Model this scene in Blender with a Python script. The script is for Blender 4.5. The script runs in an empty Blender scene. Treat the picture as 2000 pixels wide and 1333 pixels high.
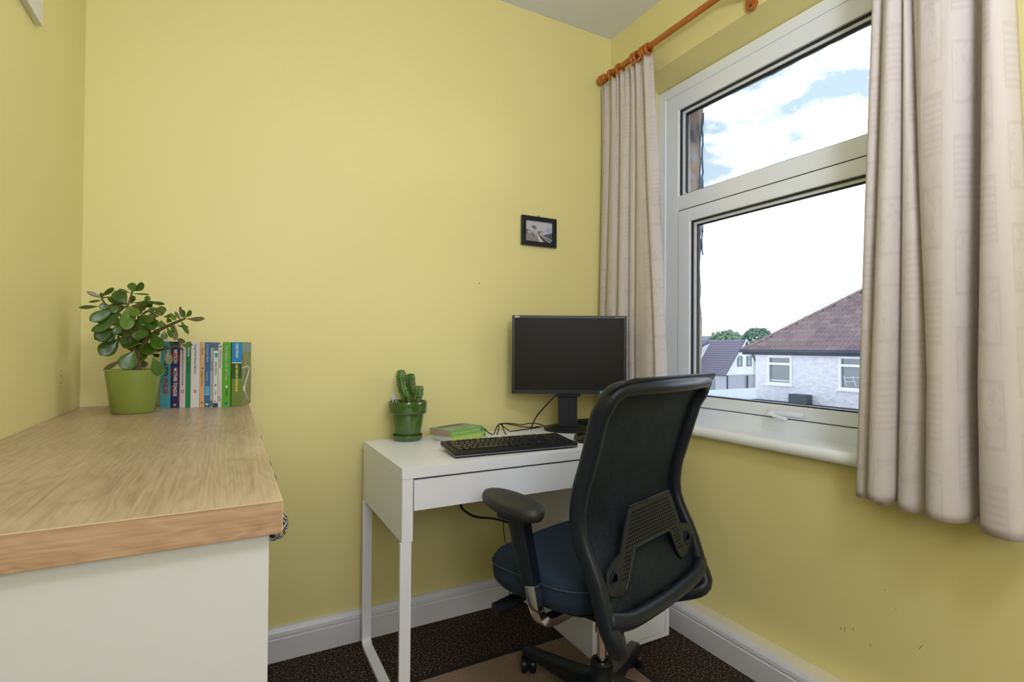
import bpy, bmesh, math, random
from mathutils import Vector, Matrix, Euler
random.seed(7)
S = bpy.context.scene
COL = S.collection
PI = math.pi
R = math.radians

# ---------------------------------------------------------------- camera
cam_d = bpy.data.cameras.new('camera'); cam = bpy.data.objects.new('camera', cam_d); COL.objects.link(cam)
cam_d.sensor_width = 36; cam_d.lens = 1027/2000*36; cam_d.clip_start = .02; cam_d.clip_end = 2000
_r = Vector((0.87980576, -0.47528213, 0.00698082)); _u = Vector((-0.01145893, -0.00652542, 0.99991305)); _f = Vector((0.47519525, 0.87980925, 0.01118733))
cam.matrix_world = Matrix(((_r.x, _u.x, -_f.x, 0), (_r.y, _u.y, -_f.y, 0), (_r.z, _u.z, -_f.z, 1.104), (0, 0, 0, 1)))
S.camera = cam
# ---------------------------------------------------------------- exposure
S.view_settings.view_transform = 'Standard'; S.view_settings.look = 'None'
S.view_settings.gamma = 1; S.view_settings.exposure = 0.0; S.view_settings.use_curve_mapping = False
# ---------------------------------------------------------------- sky: bright thin cloud over pale blue
w = bpy.data.worlds.new('sky'); S.world = w; w.use_nodes = True
nt = w.node_tree; N = nt.nodes; LK = nt.links; N.clear()
o_ = N.new('ShaderNodeOutputWorld'); b_ = N.new('ShaderNodeBackground')
tc = N.new('ShaderNodeTexCoord'); mp = N.new('ShaderNodeMapping'); mp.inputs['Scale'].default_value = (1.6, 1.6, 4.2); mp.inputs['Location'].default_value = (1.1, .4, .2)
nz = N.new('ShaderNodeTexNoise'); nz.inputs['Scale'].default_value = 2.1; nz.inputs['Detail'].default_value = 7; nz.inputs['Roughness'].default_value = .58
cr = N.new('ShaderNodeValToRGB'); cr.color_ramp.elements[0].position = .48; cr.color_ramp.elements[1].position = .72
sep = N.new('ShaderNodeSeparateXYZ'); hz = N.new('ShaderNodeMapRange')
hz.inputs['From Min'].default_value = .16; hz.inputs['From Max'].default_value = .25; hz.inputs['To Min'].default_value = 1; hz.inputs['To Max'].default_value = 0
mx = N.new('ShaderNodeMath'); mx.operation = 'MAXIMUM'
mix = N.new('ShaderNodeMix'); mix.data_type = 'RGBA'
mix.inputs['A'].default_value = (.70, .91, 1.05, 1); mix.inputs['B'].default_value = (4.4, 4.5, 4.8, 1)
LK.new(tc.outputs['Generated'], mp.inputs['Vector']); LK.new(mp.outputs[0], nz.inputs['Vector']); LK.new(nz.outputs['Fac'], cr.inputs['Fac'])
LK.new(tc.outputs['Generated'], sep.inputs[0]); LK.new(sep.outputs['Z'], hz.inputs['Value'])
LK.new(cr.outputs['Color'], mx.inputs[0]); LK.new(hz.outputs[0], mx.inputs[1]); LK.new(mx.outputs[0], mix.inputs['Factor'])
LK.new(mix.outputs['Result'], b_.inputs['Color']); b_.inputs['Strength'].default_value = 1.0
LK.new(b_.outputs[0], o_.inputs['Surface'])
# ---------------------------------------------------------------- unseen fill lamps added to brighten the room (made-up fitting built below)
def area_light(name, loc, rot, size, energy, color, shape='DISK'):
    l = bpy.data.lights.new(name, 'AREA'); l.shape = shape; l.size = size; l.energy = energy; l.color = color
    if shape == 'RECTANGLE': l.size_y = size
    o = bpy.data.objects.new(name, l); COL.objects.link(o); o.location = loc; o.rotation_euler = rot
    return o
area_light('ceiling_fill_light', (.55, -.35, 2.46), (0, 0, 0), .5, 11, (.96, .98, 1.07))  # added fill from above, not a known lamp of the room
area_light('bounce_fill_light', (.35, -.45, 1.80), (R(152), 0, R(-15)), .35, 21, (.94, .97, 1.10))  # added fill aimed up so the ceiling brightens
area_light('front_fill_light', (.02, -1.15, 1.60), (R(86), 0, R(-32)), .9, 14, (.94, .97, 1.10))  # added frontal fill behind the camera

# ================================================================ materials
def new_mat(name):
    m = bpy.data.materials.new(name); m.use_nodes = True
    return m, m.node_tree.nodes['Principled BSDF'], m.node_tree
def mat(name, col, rough=.5, metal=0, spec=.5, var=0, scale=8, bump=0, bscale=200, coat=0, stretch=None, trans=0):
    m, p, t = new_mat(name)
    p.inputs['Base Color'].default_value = (*col, 1); p.inputs['Roughness'].default_value = rough
    p.inputs['Metallic'].default_value = metal; p.inputs['Specular IOR Level'].default_value = spec
    p.inputs['Coat Weight'].default_value = coat
    if trans: p.inputs['Transmission Weight'].default_value = trans
    tcn = t.nodes.new('ShaderNodeTexCoord'); mpn = t.nodes.new('ShaderNodeMapping'); t.links.new(tcn.outputs['Object'], mpn.inputs[0])
    if stretch: mpn.inputs['Scale'].default_value = stretch
    if var:
        n = t.nodes.new('ShaderNodeTexNoise'); n.inputs['Scale'].default_value = scale; n.inputs['Detail'].default_value = 5
        t.links.new(mpn.outputs[0], n.inputs['Vector'])
        c = t.nodes.new('ShaderNodeMix'); c.data_type = 'RGBA'
        c.inputs['A'].default_value = (*[max(0, x*(1-var)) for x in col], 1); c.inputs['B'].default_value = (*[min(1, x*(1+var)) for x in col], 1)
        t.links.new(n.outputs['Fac'], c.inputs['Factor']); t.links.new(c.outputs['Result'], p.inputs['Base Color'])
    if bump:
        n = t.nodes.new('ShaderNodeTexNoise'); n.inputs['Scale'].default_value = bscale; n.inputs['Detail'].default_value = 3
        t.links.new(mpn.outputs[0], n.inputs['Vector'])
        b = t.nodes.new('ShaderNodeBump'); b.inputs['Strength'].default_value = bump; b.inputs['Distance'].default_value = .002
        t.links.new(n.outputs['Fac'], b.inputs['Height']); t.links.new(b.outputs[0], p.inputs['Normal'])
    return m

def two_noise(name, cols, rough, scale, stretch=(1, 1, 1), detail=6, bump=0, pos=(.35, .65), dist=.002, spec=.5):
    m, p, t = new_mat(name)
    p.inputs['Roughness'].default_value = rough; p.inputs['Specular IOR Level'].default_value = spec
    tcn = t.nodes.new('ShaderNodeTexCoord'); mpn = t.nodes.new('ShaderNodeMapping'); mpn.inputs['Scale'].default_value = stretch
    n = t.nodes.new('ShaderNodeTexNoise'); n.inputs['Scale'].default_value = scale; n.inputs['Detail'].default_value = detail
    r = t.nodes.new('ShaderNodeValToRGB'); e = r.color_ramp.elements
    e[0].position = pos[0]; e[0].color = (*cols[0], 1); e[1].position = pos[1]; e[1].color = (*cols[-1], 1)
    for i, c in enumerate(cols[1:-1]):
        k = e.new(pos[0]+(pos[1]-pos[0])*(i+1)/(len(cols)-1)); k.color = (*c, 1)
    t.links.new(tcn.outputs['Object'], mpn.inputs[0]); t.links.new(mpn.outputs[0], n.inputs['Vector']); t.links.new(n.outputs['Fac'], r.inputs['Fac'])
    t.links.new(r.outputs['Color'], p.inputs['Base Color'])
    if bump:
        b = t.nodes.new('ShaderNodeBump'); b.inputs['Strength'].default_value = bump; b.inputs['Distance'].default_value = dist
        t.links.new(n.outputs['Fac'], b.inputs['Height']); t.links.new(b.outputs[0], p.inputs['Normal'])
    return m

def wood(name, dark, mid, light, along='Y', plank=.16, rough=.32, length=.9, gs=1.0):
    m, p, t = new_mat(name); p.inputs['Roughness'].default_value = rough
    nd, lk = t.nodes, t.links
    tcn = nd.new('ShaderNodeTexCoord'); sp = nd.new('ShaderNodeSeparateXYZ'); lk.new(tcn.outputs['Object'], sp.inputs[0])
    a, b = ('Y', 'X') if along == 'Y' else ('X', 'Y')
    def M(op, x, y=None):
        n = nd.new('ShaderNodeMath'); n.operation = op
        for i, v in enumerate((x, y)):
            if v is None: continue
            if isinstance(v, (int, float)): n.inputs[i].default_value = v
            else: lk.new(v, n.inputs[i])
        return n.outputs[0]
    if plank:
        row = M('FLOOR', M('DIVIDE', sp.outputs[b], plank))
        off = M('MULTIPLY', row, 1.37)
        cell = M('FLOOR', M('ADD', M('DIVIDE', sp.outputs[a], length), M('MULTIPLY', row, .39)))
        wn = nd.new('ShaderNodeTexWhiteNoise'); wn.noise_dimensions = '2D'
        cv = nd.new('ShaderNodeCombineXYZ'); lk.new(row, cv.inputs[0]); lk.new(cell, cv.inputs[1]); lk.new(cv.outputs[0], wn.inputs['Vector'])
        seed = wn.outputs['Value']
    else: seed = M('MULTIPLY', sp.outputs[a], 0.0)
    cv2 = nd.new('ShaderNodeCombineXYZ')
    lk.new(M('MULTIPLY', sp.outputs[a], 1.3*gs), cv2.inputs[0]); lk.new(M('MULTIPLY', sp.outputs[b], 7*gs), cv2.inputs[1])
    lk.new(M('ADD', M('MULTIPLY', sp.outputs['Z'], 7*gs), M('MULTIPLY', seed, 9.0)), cv2.inputs[2])
    n1 = nd.new('ShaderNodeTexNoise'); n1.inputs['Scale'].default_value = 1.6; n1.inputs['Detail'].default_value = 3; n1.inputs['Distortion'].default_value = .4
    lk.new(cv2.outputs[0], n1.inputs['Vector'])
    ring = M('FRACT', M('MULTIPLY', n1.outputs['Fac'], 13.0))
    ring = M('ABSOLUTE', M('SUBTRACT', ring, .5))
    cv3 = nd.new('ShaderNodeCombineXYZ')
    lk.new(M('MULTIPLY', sp.outputs[a], 3.5), cv3.inputs[0]); lk.new(M('MULTIPLY', sp.outputs[b], 190.0), cv3.inputs[1]); lk.new(M('MULTIPLY', sp.outputs['Z'], 160.0), cv3.inputs[2])
    n2 = nd.new('ShaderNodeTexNoise'); n2.inputs['Scale'].default_value = 1.6; n2.inputs['Detail'].default_value = 4
    lk.new(cv3.outputs[0], n2.inputs['Vector'])
    v = M('ADD', M('MULTIPLY', ring, .40), M('MULTIPLY', n2.outputs['Fac'], .70))
    n4 = nd.new('ShaderNodeTexNoise'); n4.inputs['Scale'].default_value = 4; n4.inputs['Detail'].default_value = 2; lk.new(tcn.outputs['Object'], n4.inputs['Vector'])
    v = M('ADD', v, M('MULTIPLY', M('SUBTRACT', n4.outputs['Fac'], .5), .55))
    if plank: v = M('ADD', v, M('MULTIPLY', M('SUBTRACT', seed, .5), .18))
    r = nd.new('ShaderNodeValToRGB'); e = r.color_ramp.elements
    e[0].position = .12; e[0].color = (*dark, 1); e[1].position = .72; e[1].color = (*light, 1); k = e.new(.40); k.color = (*mid, 1)
    lk.new(v, r.inputs['Fac']); lk.new(r.outputs['Color'], p.inputs['Base Color'])
    bp = nd.new('ShaderNodeBump'); bp.inputs['Strength'].default_value = .12; bp.inputs['Distance'].default_value = .0006
    lk.new(n2.outputs['Fac'], bp.inputs['Height']); lk.new(bp.outputs[0], p.inputs['Normal'])
    return m

def fabric_curtain():
    """cream woven cloth with tone-on-tone jacquard squares, driven by the cloth's own UV (metres)"""
    m, p, t = new_mat('cream_jacquard'); nd, lk = t.nodes, t.links
    p.inputs['Roughness'].default_value = .75; p.inputs['Sheen Weight'].default_value = .15; p.inputs['Specular IOR Level'].default_value = .25
    uv = nd.new('ShaderNodeUVMap'); uv.uv_map = 'UVMap'; sp = nd.new('ShaderNodeSeparateXYZ'); lk.new(uv.outputs[0], sp.inputs[0])
    def M(op, x, y=None, z=None):
        n = nd.new('ShaderNodeMath'); n.operation = op
        for i, v in enumerate((x, y, z)):
            if v is None: continue
            if isinstance(v, (int, float)): n.inputs[i].default_value = v
            else: lk.new(v, n.inputs[i])
        return n.outputs[0]
    U, V = sp.outputs[0], sp.outputs[1]
    cu = M('DIVIDE', U, .17); col = M('FLOOR', cu); fu = M('FRACT', cu)
    cvv = M('ADD', M('DIVIDE', V, .23), M('MULTIPLY', col, .5)); row = M('FLOOR', cvv); fv = M('FRACT', cvv)
    du = M('ABSOLUTE', M('SUBTRACT', fu, .5)); dv = M('ABSOLUTE', M('SUBTRACT', fv, .5))
    d = M('MAXIMUM', M('DIVIDE', du, .34), M('DIVIDE', dv, .34))
    inside = M('LESS_THAN', d, 1.0); edge = M('MULTIPLY', inside, M('GREATER_THAN', d, .88))
    wn = nd.new('ShaderNodeTexWhiteNoise'); wn.noise_dimensions = '2D'; c = nd.new('ShaderNodeCombineXYZ'); lk.new(col, c.inputs[0]); lk.new(row, c.inputs[1]); lk.new(c.outputs[0], wn.inputs['Vector'])
    kind = M('GREATER_THAN', wn.outputs['Value'], .5)
    stripes = M('GREATER_THAN', M('FRACT', M('MULTIPLY', fv, 13)), .55)
    nz = nd.new('ShaderNodeTexNoise'); nz.inputs['Scale'].default_value = 26; nz.inputs['Detail'].default_value = 1.5; nz.inputs['Distortion'].default_value = 1.6; lk.new(uv.outputs[0], nz.inputs['Vector'])
    leaf = M('GREATER_THAN', nz.outputs['Fac'], .58)
    pat = M('ADD', M('MULTIPLY', kind, stripes), M('MULTIPLY', M('SUBTRACT', 1, kind), leaf))
    pat = M('MAXIMUM', edge, M('MULTIPLY', M('MULTIPLY', inside, pat), .8))
    weave = nd.new('ShaderNodeTexWave'); weave.inputs['Scale'].default_value = 160; weave.bands_direction = 'Y'; weave.inputs['Distortion'].default_value = 2.5; weave.inputs['Detail'].default_value = 2
    lk.new(uv.outputs[0], weave.inputs['Vector'])
    mixn = nd.new('ShaderNodeMix'); mixn.data_type = 'RGBA'; mixn.inputs['A'].default_value = (.70, .64, .62, 1); mixn.inputs['B'].default_value = (.60, .54, .52, 1)
    lk.new(M('MULTIPLY', pat, .55), mixn.inputs['Factor']); lk.new(mixn.outputs['Result'], p.inputs['Base Color'])
    crin = nd.new('ShaderNodeTexNoise'); crin.inputs['Scale'].default_value = 14; crin.inputs['Detail'].default_value = 4; lk.new(uv.outputs[0], crin.inputs['Vector'])
    h = M('ADD', M('ADD', M('MULTIPLY', pat, .35), M('MULTIPLY', weave.outputs['Fac'], .10)), M('MULTIPLY', crin.outputs['Fac'], 2.2))
    b = nd.new('ShaderNodeBump'); b.inputs['Strength'].default_value = .5; b.inputs['Distance'].default_value = .003
    lk.new(h, b.inputs['Height']); lk.new(b.outputs[0], p.inputs['Normal'])
    # a little daylight through the cloth
    tr = nd.new('ShaderNodeBsdfTranslucent'); tr.inputs['Color'].default_value = (.75, .64, .52, 1)
    ms = nd.new('ShaderNodeMixShader'); ms.inputs[0].default_value = .16
    out = nd['Material Output']; lk.new(p.outputs[0], ms.inputs[1]); lk.new(tr.outputs[0], ms.inputs[2]); lk.new(ms.outputs[0], out.inputs['Surface'])
    return m

YEL = (.80, .725, .325)
M_wall = mat('yellow_wall_paint', YEL, .42, spec=.35, var=.025, scale=1.8, bump=.05, bscale=140)
M_ceil = mat('ceiling_white_paint', (.80, .81, .88), .8, var=.01)
M_skirt = mat('skirting_paint', (.68, .69, .73), .38, var=.03, scale=5)
M_upvc = mat('white_plastic_frame', (.85, .90, 1.0), .25)
M_bead = mat('bead_white', (.80, .84, .90), .25)
M_gasket = mat('black_gasket', (.012, .014, .02), .5)
M_sill = mat('sill_gloss_white', (.90, .94, 1.0), .15)
M_carpet = two_noise('brown_carpet', [(.018, .012, .009), (.050, .034, .025), (.20, .15, .115)], .95, 130, (1, 1, 1), 4, .9, (.38, .68), .006, .1)
M_matbrown = two_noise('mat_fawn_pile', [(.20, .14, .10), (.38, .27, .20)], .95, 260, bump=.6, dist=.003, spec=.1)
M_black = mat('black_plastic', (.009, .010, .013), .42, spec=.35, bump=.15, bscale=900)
M_frame = mat('chair_frame_plastic', (.010, .014, .022), .36, spec=.35, bump=.12, bscale=700)
M_base = mat('chair_base_plastic', (.007, .010, .017), .36, spec=.35)
M_glossblack = mat('gloss_black', (.01, .01, .011), .12)
M_cable = mat('cable_black', (.01, .01, .01), .5)
M_chrome = mat('chrome', (.75, .73, .72), .12, metal=1)
M_desk = mat('desk_white', (.86, .875, .94), .35)
M_gap = mat('shadow_gap_board', (.05, .05, .05), .8)
M_carcass = mat('unit_white', (.66, .665, .69), .4, var=.03, scale=3)
M_oak = wood('oak_laminate', (.25, .165, .10), (.43, .315, .205), (.56, .44, .31), 'Y', .17, .30)
M_oakedge = wood('oak_edge', (.26, .145, .08), (.42, .26, .155), (.54, .37, .24), 'X', 0, .4, gs=2.2)
M_pole = wood('orange_pine', (.30, .075, .01), (.44, .13, .018), (.52, .18, .03), 'Y', 0, .25)
M_curt = fabric_curtain()
M_seat = mat('navy_seat_fabric', (.020, .034, .062), .85, spec=.25, var=.3, scale=400, bump=.5, bscale=900)
M_piping = mat('seat_piping', (.035, .055, .09), .7)
M_potjade = mat('lime_glazed_pot', (.235, .31, .055), .16, coat=.5)
M_potcac = mat('green_glazed_pot', (.055, .125, .018), .12, coat=.6)
M_soil = mat('soil', (.035, .02, .012), .95, bump=1, bscale=120)
M_leafg = two_noise('jade_leaf_green', [(.036, .092, .011), (.062, .142, .015)], .24, 9)
M_leafl = two_noise('jade_leaf_light', [(.06, .13, .02), (.15, .26, .035)], .28, 9)
M_leafr = two_noise('jade_leaf_reddish', [(.075, .13, .025), (.13, .12, .05), (.22, .10, .085)], .26, 22, pos=(.38, .62))
M_stem = mat('jade_stem', (.12, .09, .03), .7, var=.3, scale=60)
M_cact = two_noise('cactus_green', [(.035, .11, .014), (.12, .26, .04)], .4, 30)
M_spine = mat('cactus_spine', (.12, .045, .03), .6)
M_white = mat('print_white', (.78, .77, .75), .5)
M_paper = mat('book_pages', (.72, .66, .55), .8, var=.12, scale=3, stretch=(1, 1, 300))
M_paper2 = mat('book_pages_brown', (.42, .29, .19), .8, var=.12, scale=3, stretch=(1, 1, 300))
M_screen = mat('screen_glass', (.013, .0125, .009), .40, spec=.15)
M_bezel = mat('monitor_bezel', (.018, .020, .025), .35, spec=.35)
M_silver = mat('silver_trim', (.35, .36, .38), .3, metal=.6)
def flat(name, c, r=.5): return mat(name, c, r)

def mesh_back_mat():
    m, p, t = new_mat('black_mesh_fabric'); nd, lk = t.nodes, t.links
    p.inputs['Roughness'].default_value = .65; p.inputs['Specular IOR Level'].default_value = .16
    tcn = nd.new('ShaderNodeTexCoord'); v = nd.new('ShaderNodeTexVoronoi'); v.inputs['Scale'].default_value = 330
    lk.new(tcn.outputs['Object'], v.inputs['Vector'])
    n = nd.new('ShaderNodeTexNoise'); n.inputs['Scale'].default_value = 7; n.inputs['Detail'].default_value = 5; lk.new(tcn.outputs['Object'], n.inputs['Vector'])
    r = nd.new('ShaderNodeValToRGB'); e = r.color_ramp.elements; e[0].color = (.003, .0045, .005, 1); e[1].color = (.022, .030, .036, 1); e[0].position = .1; e[1].position = .8
    mm = nd.new('ShaderNodeMath'); mm.operation = 'MULTIPLY'; lk.new(v.outputs['Distance'], mm.inputs[0]); lk.new(n.outputs['Fac'], mm.inputs[1])
    m2 = nd.new('ShaderNodeMath'); m2.operation = 'MULTIPLY'; m2.inputs[1].default_value = 2.2; lk.new(mm.outputs[0], m2.inputs[0])
    lk.new(m2.outputs[0], r.inputs['Fac']); lk.new(r.outputs['Color'], p.inputs['Base Color'])
    b = nd.new('ShaderNodeBump'); b.inputs['Strength'].default_value = .8; b.inputs['Distance'].default_value = .0015; lk.new(v.outputs['Distance'], b.inputs['Height']); lk.new(b.outputs[0], p.inputs['Normal'])
    return m
M_mesh = mesh_back_mat()

# ================================================================ geometry helpers
def bx(bm, x0, y0, z0, x1, y1, z1, bev=0, mi=0, seg=2):
    t = bmesh.new(); bmesh.ops.create_cube(t, size=1)
    bmesh.ops.scale(t, vec=(x1-x0, y1-y0, z1-z0), verts=t.verts)
    bmesh.ops.translate(t, vec=((x0+x1)/2, (y0+y1)/2, (z0+z1)/2), verts=t.verts)
    if bev: bmesh.ops.bevel(t, geom=t.edges[:], offset=bev, segments=seg, affect='EDGES', profile=.6)
    merge(bm, t, mi); return bm
def merge(bm, t, mi=0, M=None):
    if M is not None: bmesh.ops.transform(t, matrix=M, verts=t.verts)
    vm = {v: bm.verts.new(v.co) for v in t.verts}
    for f in t.faces:
        try:
            nf = bm.faces.new([vm[v] for v in f.verts]); nf.material_index = mi if mi else f.material_index
        except ValueError: pass
    t.free()
def BX(*a, **k): return bx(bmesh.new(), *a, **k)
def obj(name, bm, m=None, parent=None, smooth=False, loc=None, rot=None, auto=None):
    if bm is not None and isinstance(bm, bmesh.types.BMesh):
        bmesh.ops.recalc_face_normals(bm, faces=bm.faces[:])
        me = bpy.data.meshes.new(name); bm.to_mesh(me); bm.free()
    else: me = bm
    if m is not None and not me.materials:
        for q in (m if isinstance(m, (list, tuple)) else [m]): me.materials.append(q)
    if smooth or auto:
        me.polygons.foreach_set('use_smooth', [True]*len(me.polygons))
        if auto:
            try: me.set_sharp_from_angle(angle=R(auto))
            except Exception: pass
    o = bpy.data.objects.new(name, me); COL.objects.link(o)
    if loc is not None: o.location = loc
    if rot is not None: o.rotation_euler = rot
    if parent is not None: o.parent = parent
    return o
def thing(name, label, cat, loc=(0, 0, 0), rz=0, group=None):
    o = bpy.data.objects.new(name, None); COL.objects.link(o); o.empty_display_size = .1
    o.location = loc; o.rotation_euler = (0, 0, rz); tag(o, label, cat, group); return o
def tag(o, label, cat, group=None):
    o['label'] = label; o['category'] = cat
    if group: o['group'] = group
    return o
def struct(o, label=None):
    o['kind'] = 'structure'
    if label: o['label'] = label
    return o
def frames(pts, closed=False, up=None):
    n = len(pts); T = []
    for i in range(n):
        a = pts[(i-1) % n] if (closed or i > 0) else pts[i]; b = pts[(i+1) % n] if (closed or i < n-1) else pts[i]
        T.append((b-a).normalized())
    out = []; nrm = None
    for i in range(n):
        if up is not None:
            s = T[i].cross(Vector(up)).normalized(); out.append((s, s.cross(T[i]).normalized()))
        else:
            if nrm is None:
                nrm = Vector((0, 0, 1)) if abs(T[i].z) < .9 else Vector((1, 0, 0))
            nrm = (nrm - T[i]*nrm.dot(T[i])).normalized(); out.append((nrm, T[i].cross(nrm).normalized()))
    return out
def sweep(bm, pts, prof, closed=False, up=None, scale=None, cap=True, mi=0):
    pts = [Vector(p) for p in pts]; fr = frames(pts, closed, up); rings = []
    for i, p in enumerate(pts):
        s = scale[i] if scale else 1; a, b = fr[i]
        sx, sy = s if isinstance(s, (tuple, list)) else (s, s)
        rings.append([bm.verts.new(p + a*(x*sx) + b*(y*sy)) for x, y in prof])
    k = len(prof); n = len(pts)
    for i in range(n if closed else n-1):
        A, B = rings[i], rings[(i+1) % n]
        for j in range(k):
            f = bm.faces.new((A[j], A[(j+1) % k], B[(j+1) % k], B[j])); f.material_index = mi
    if cap and not closed:
        bm.faces.new(rings[0][::-1]).material_index = mi; bm.faces.new(rings[-1]).material_index = mi
    return bm
def circ(r, n=10, ry=None):
    ry = ry or r; return [(r*math.cos(2*PI*i/n), ry*math.sin(2*PI*i/n)) for i in range(n)]
def tube(bm, pts, r, n=10, closed=False, scale=None, mi=0): return sweep(bm, pts, circ(r, n), closed, None, scale, True, mi)
def smoothpts(pts, k=6, closed=False):
    P = [Vector(p) for p in pts]; out = []; n = len(P)
    rng = range(n if closed else n-1)
    for i in rng:
        p0 = P[(i-1) % n] if (closed or i > 0) else P[i]; p1 = P[i]; p2 = P[(i+1) % n]; p3 = P[(i+2) % n] if (closed or i < n-2) else p2
        for j in range(k):
            t = j/k; out.append(.5*((2*p1)+(p2-p0)*t+(2*p0-5*p1+4*p2-p3)*t*t+(3*p1-p0-3*p2+p3)*t**3))
    if not closed: out.append(P[-1])
    return out
def lathe(bm, prof, n=32, c=(0, 0, 0), mi=0, caps=True):
    rings = []
    for r, z in prof:
        if r < 1e-6: rings.append([bm.verts.new((c[0], c[1], c[2]+z))])
        else: rings.append([bm.verts.new((c[0]+r*math.cos(2*PI*i/n), c[1]+r*math.sin(2*PI*i/n), c[2]+z)) for i in range(n)])
    for A, B in zip(rings, rings[1:]):
        if len(A) == 1 and len(B) == 1: continue
        for i in range(n):
            j = (i+1) % n
            if len(A) == 1: f = bm.faces.new((A[0], B[i], B[j]))
            elif len(B) == 1: f = bm.faces.new((A[i], B[0], A[j]))
            else: f = bm.faces.new((A[i], B[i], B[j], A[j]))
            f.material_index = mi
    return bm
def prism(bm, poly, z0, z1, M=None, mi=0, bev=0):
    t = bmesh.new()
    a = [t.verts.new((x, y, z0)) for x, y in poly]; b = [t.verts.new((x, y, z1)) for x, y in poly]
    t.faces.new(a[::-1]); t.faces.new(b); n = len(poly)
    for i in range(n): t.faces.new((a[i], a[(i+1) % n], b[(i+1) % n], b[i]))
    if bev: bmesh.ops.bevel(t, geom=t.edges[:], offset=bev, segments=2, affect='EDGES')
    merge(bm, t, mi, M); return bm
def text(s, size, m, parent, M, name='lettering', depth=.0002, sx=1.0, bold=0.0, align='LEFT'):
    cu = bpy.data.curves.new(name, 'FONT'); cu.body = s; cu.size = size; cu.extrude = depth; cu.offset = bold; cu.align_x = align; cu.align_y = 'CENTER'; cu.resolution_u = 2
    o = bpy.data.objects.new('tmp_text', cu); COL.objects.link(o)
    dg = bpy.context.evaluated_depsgraph_get(); me = bpy.data.meshes.new_from_object(o.evaluated_get(dg))
    bpy.data.objects.remove(o); me.transform(M @ Matrix.Diagonal((sx, 1, 1, 1))); me.name = name
    me.materials.clear(); me.materials.append(m)
    q = bpy.data.objects.new(name, me); COL.objects.link(q); q.parent = parent; return q
# frame for print on a surface: columns = reading direction, up direction, normal
def PM(o, x, y, z): 
    x, y, z = Vector(x), Vector(y), Vector(z)
    return Matrix(((x.x, y.x, z.x, o[0]), (x.y, y.y, z.y, o[1]), (x.z, y.z, z.z, o[2]), (0, 0, 0, 1)))

# ================================================================ room shell
XL, XR, YW, ZC, YB = -.394, 1.637, 2.03, 2.614, -1.7
WY0, WY1, WZ0, WZ1 = .60, 1.817, .765, 2.317     # window opening in the right wall
XO = 1.96
struct(obj('floor', BX(XL-.1, YB-.1, -.12, XR+.1, YW+.1, 0), M_carpet), 'dark brown ribbed carpet')
struct(obj('ceiling', BX(XL-.1, YB-.1, ZC, XR+.1, YW+.1, ZC+.12), M_ceil), 'white painted ceiling')
wb = struct(obj('wall_back', BX(XL-.12, YW, 0, XO, YW+.15, ZC), M_wall), 'pale yellow back wall')
h = obj('nail_hole', lathe(bmesh.new(), [(0, .0006), (.0022, .0004), (.0026, 0), (0, 0)], 10), M_gap, wb, loc=(.936, YW-.0002, 1.373), rot=(R(90), 0, 0))
struct(obj('wall_left', BX(XL-.12, YB, 0, XL, YW, ZC), M_wall), 'pale yellow left wall')
struct(obj('wall_front', BX(XL-.12, YB-.12, 0, XO, YB, ZC), M_wall))
b = bmesh.new()
bx(b, XR, YB, 0, XO, YW, WZ0); bx(b, XR, YB, WZ1, XO, YW, ZC)
bx(b, XR, YB, WZ0, XO, WY0, WZ1)
# far pier: inner part yellow; set back outside for the old masonry reveal
bx(b, XR, WY1, WZ0, XO-.01, YW, WZ1)
struct(obj('wall_right', b, M_wall), 'yellow window wall')
wr = bpy.data.objects['wall_right']; M_scuff = mat('scuff', (.16, .13, .06), .8)
for i, (y, z, l_, an_) in enumerate([(.918, .264, .016, .1), (.930, .261, .008, -.2), (.894, .275, .007, .1), (.809, .426, .003, 0), (.781, .387, .004, .3), (.847, .251, .008, -.1), (.722, .309, .016, .5)]):
    obj('scuff_mark', BX(-.0006, -.0006, -l_/2, .0006, .0006, l_/2), M_scuff, wr, loc=(XR, y, z), rot=(an_, 0, 0))
for z in (1.031, 1.018, 0.998, 0.987): obj('pin_hole', BX(-.0006, -.0014, -.0014, .0006, .0014, .0014), M_gap, bpy.data.objects['wall_left'], loc=(XL, 1.821, z))
# plaster head of the reveal drops to the frame; outside masonry lintel and jamb
M_mason = two_noise('weathered_masonry', [(.10, .11, .13), (.30, .27, .25), (.45, .30, .20), (.38, .42, .48)], .9, 16, (1, 1, .5), 6, 1, (.36, .64), .01)
M_blue = mat('blue_paint_edge', (.02, .12, .26), .6)
def ragged(y0, x0, x1, z0, z1, axis):
    b = bmesh.new(); n = 34; L = []; Q = []
    for i in range(n+1):
        t = i/n; j = (random.uniform(-.006, .006)+.004*math.sin(t*17))*(1 if axis == 'z' else .35)
        if axis == 'z':
            z = z0+(z1-z0)*t; L.append([b.verts.new((x0, y0, z)), b.verts.new((x1, y0-.014+j, z)), b.verts.new((x1+.03, y0-.012+j, z)), b.verts.new((x1+.03, y0+.1, z)), b.verts.new((x0, y0+.1, z))])
        else:
            y = z0+(z1-z0)*t; L.append([b.verts.new((x0, y, y0)), b.verts.new((x1, y, y0-.014+j)), b.verts.new((x1+.03, y, y0-.01+j)), b.verts.new((x1+.03, y, y0+.1)), b.verts.new((x0, y, y0+.1))])
    for A, B in zip(L, L[1:]):
        for k in range(5): b.faces.new((A[k], A[(k+1) % 5], B[(k+1) % 5], B[k]))
    b.faces.new(L[0]); b.faces.new(L[-1][::-1]); return b
struct(obj('trim_1', ragged(1.795, 1.826, XO, .75, 2.26, 'z'), M_mason), 'worn masonry edge outside the window')
struct(obj('trim_2', ragged(2.262, 1.826, XO, .60, 1.90, 'y'), M_mason), 'worn masonry lintel outside the window')
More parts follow.
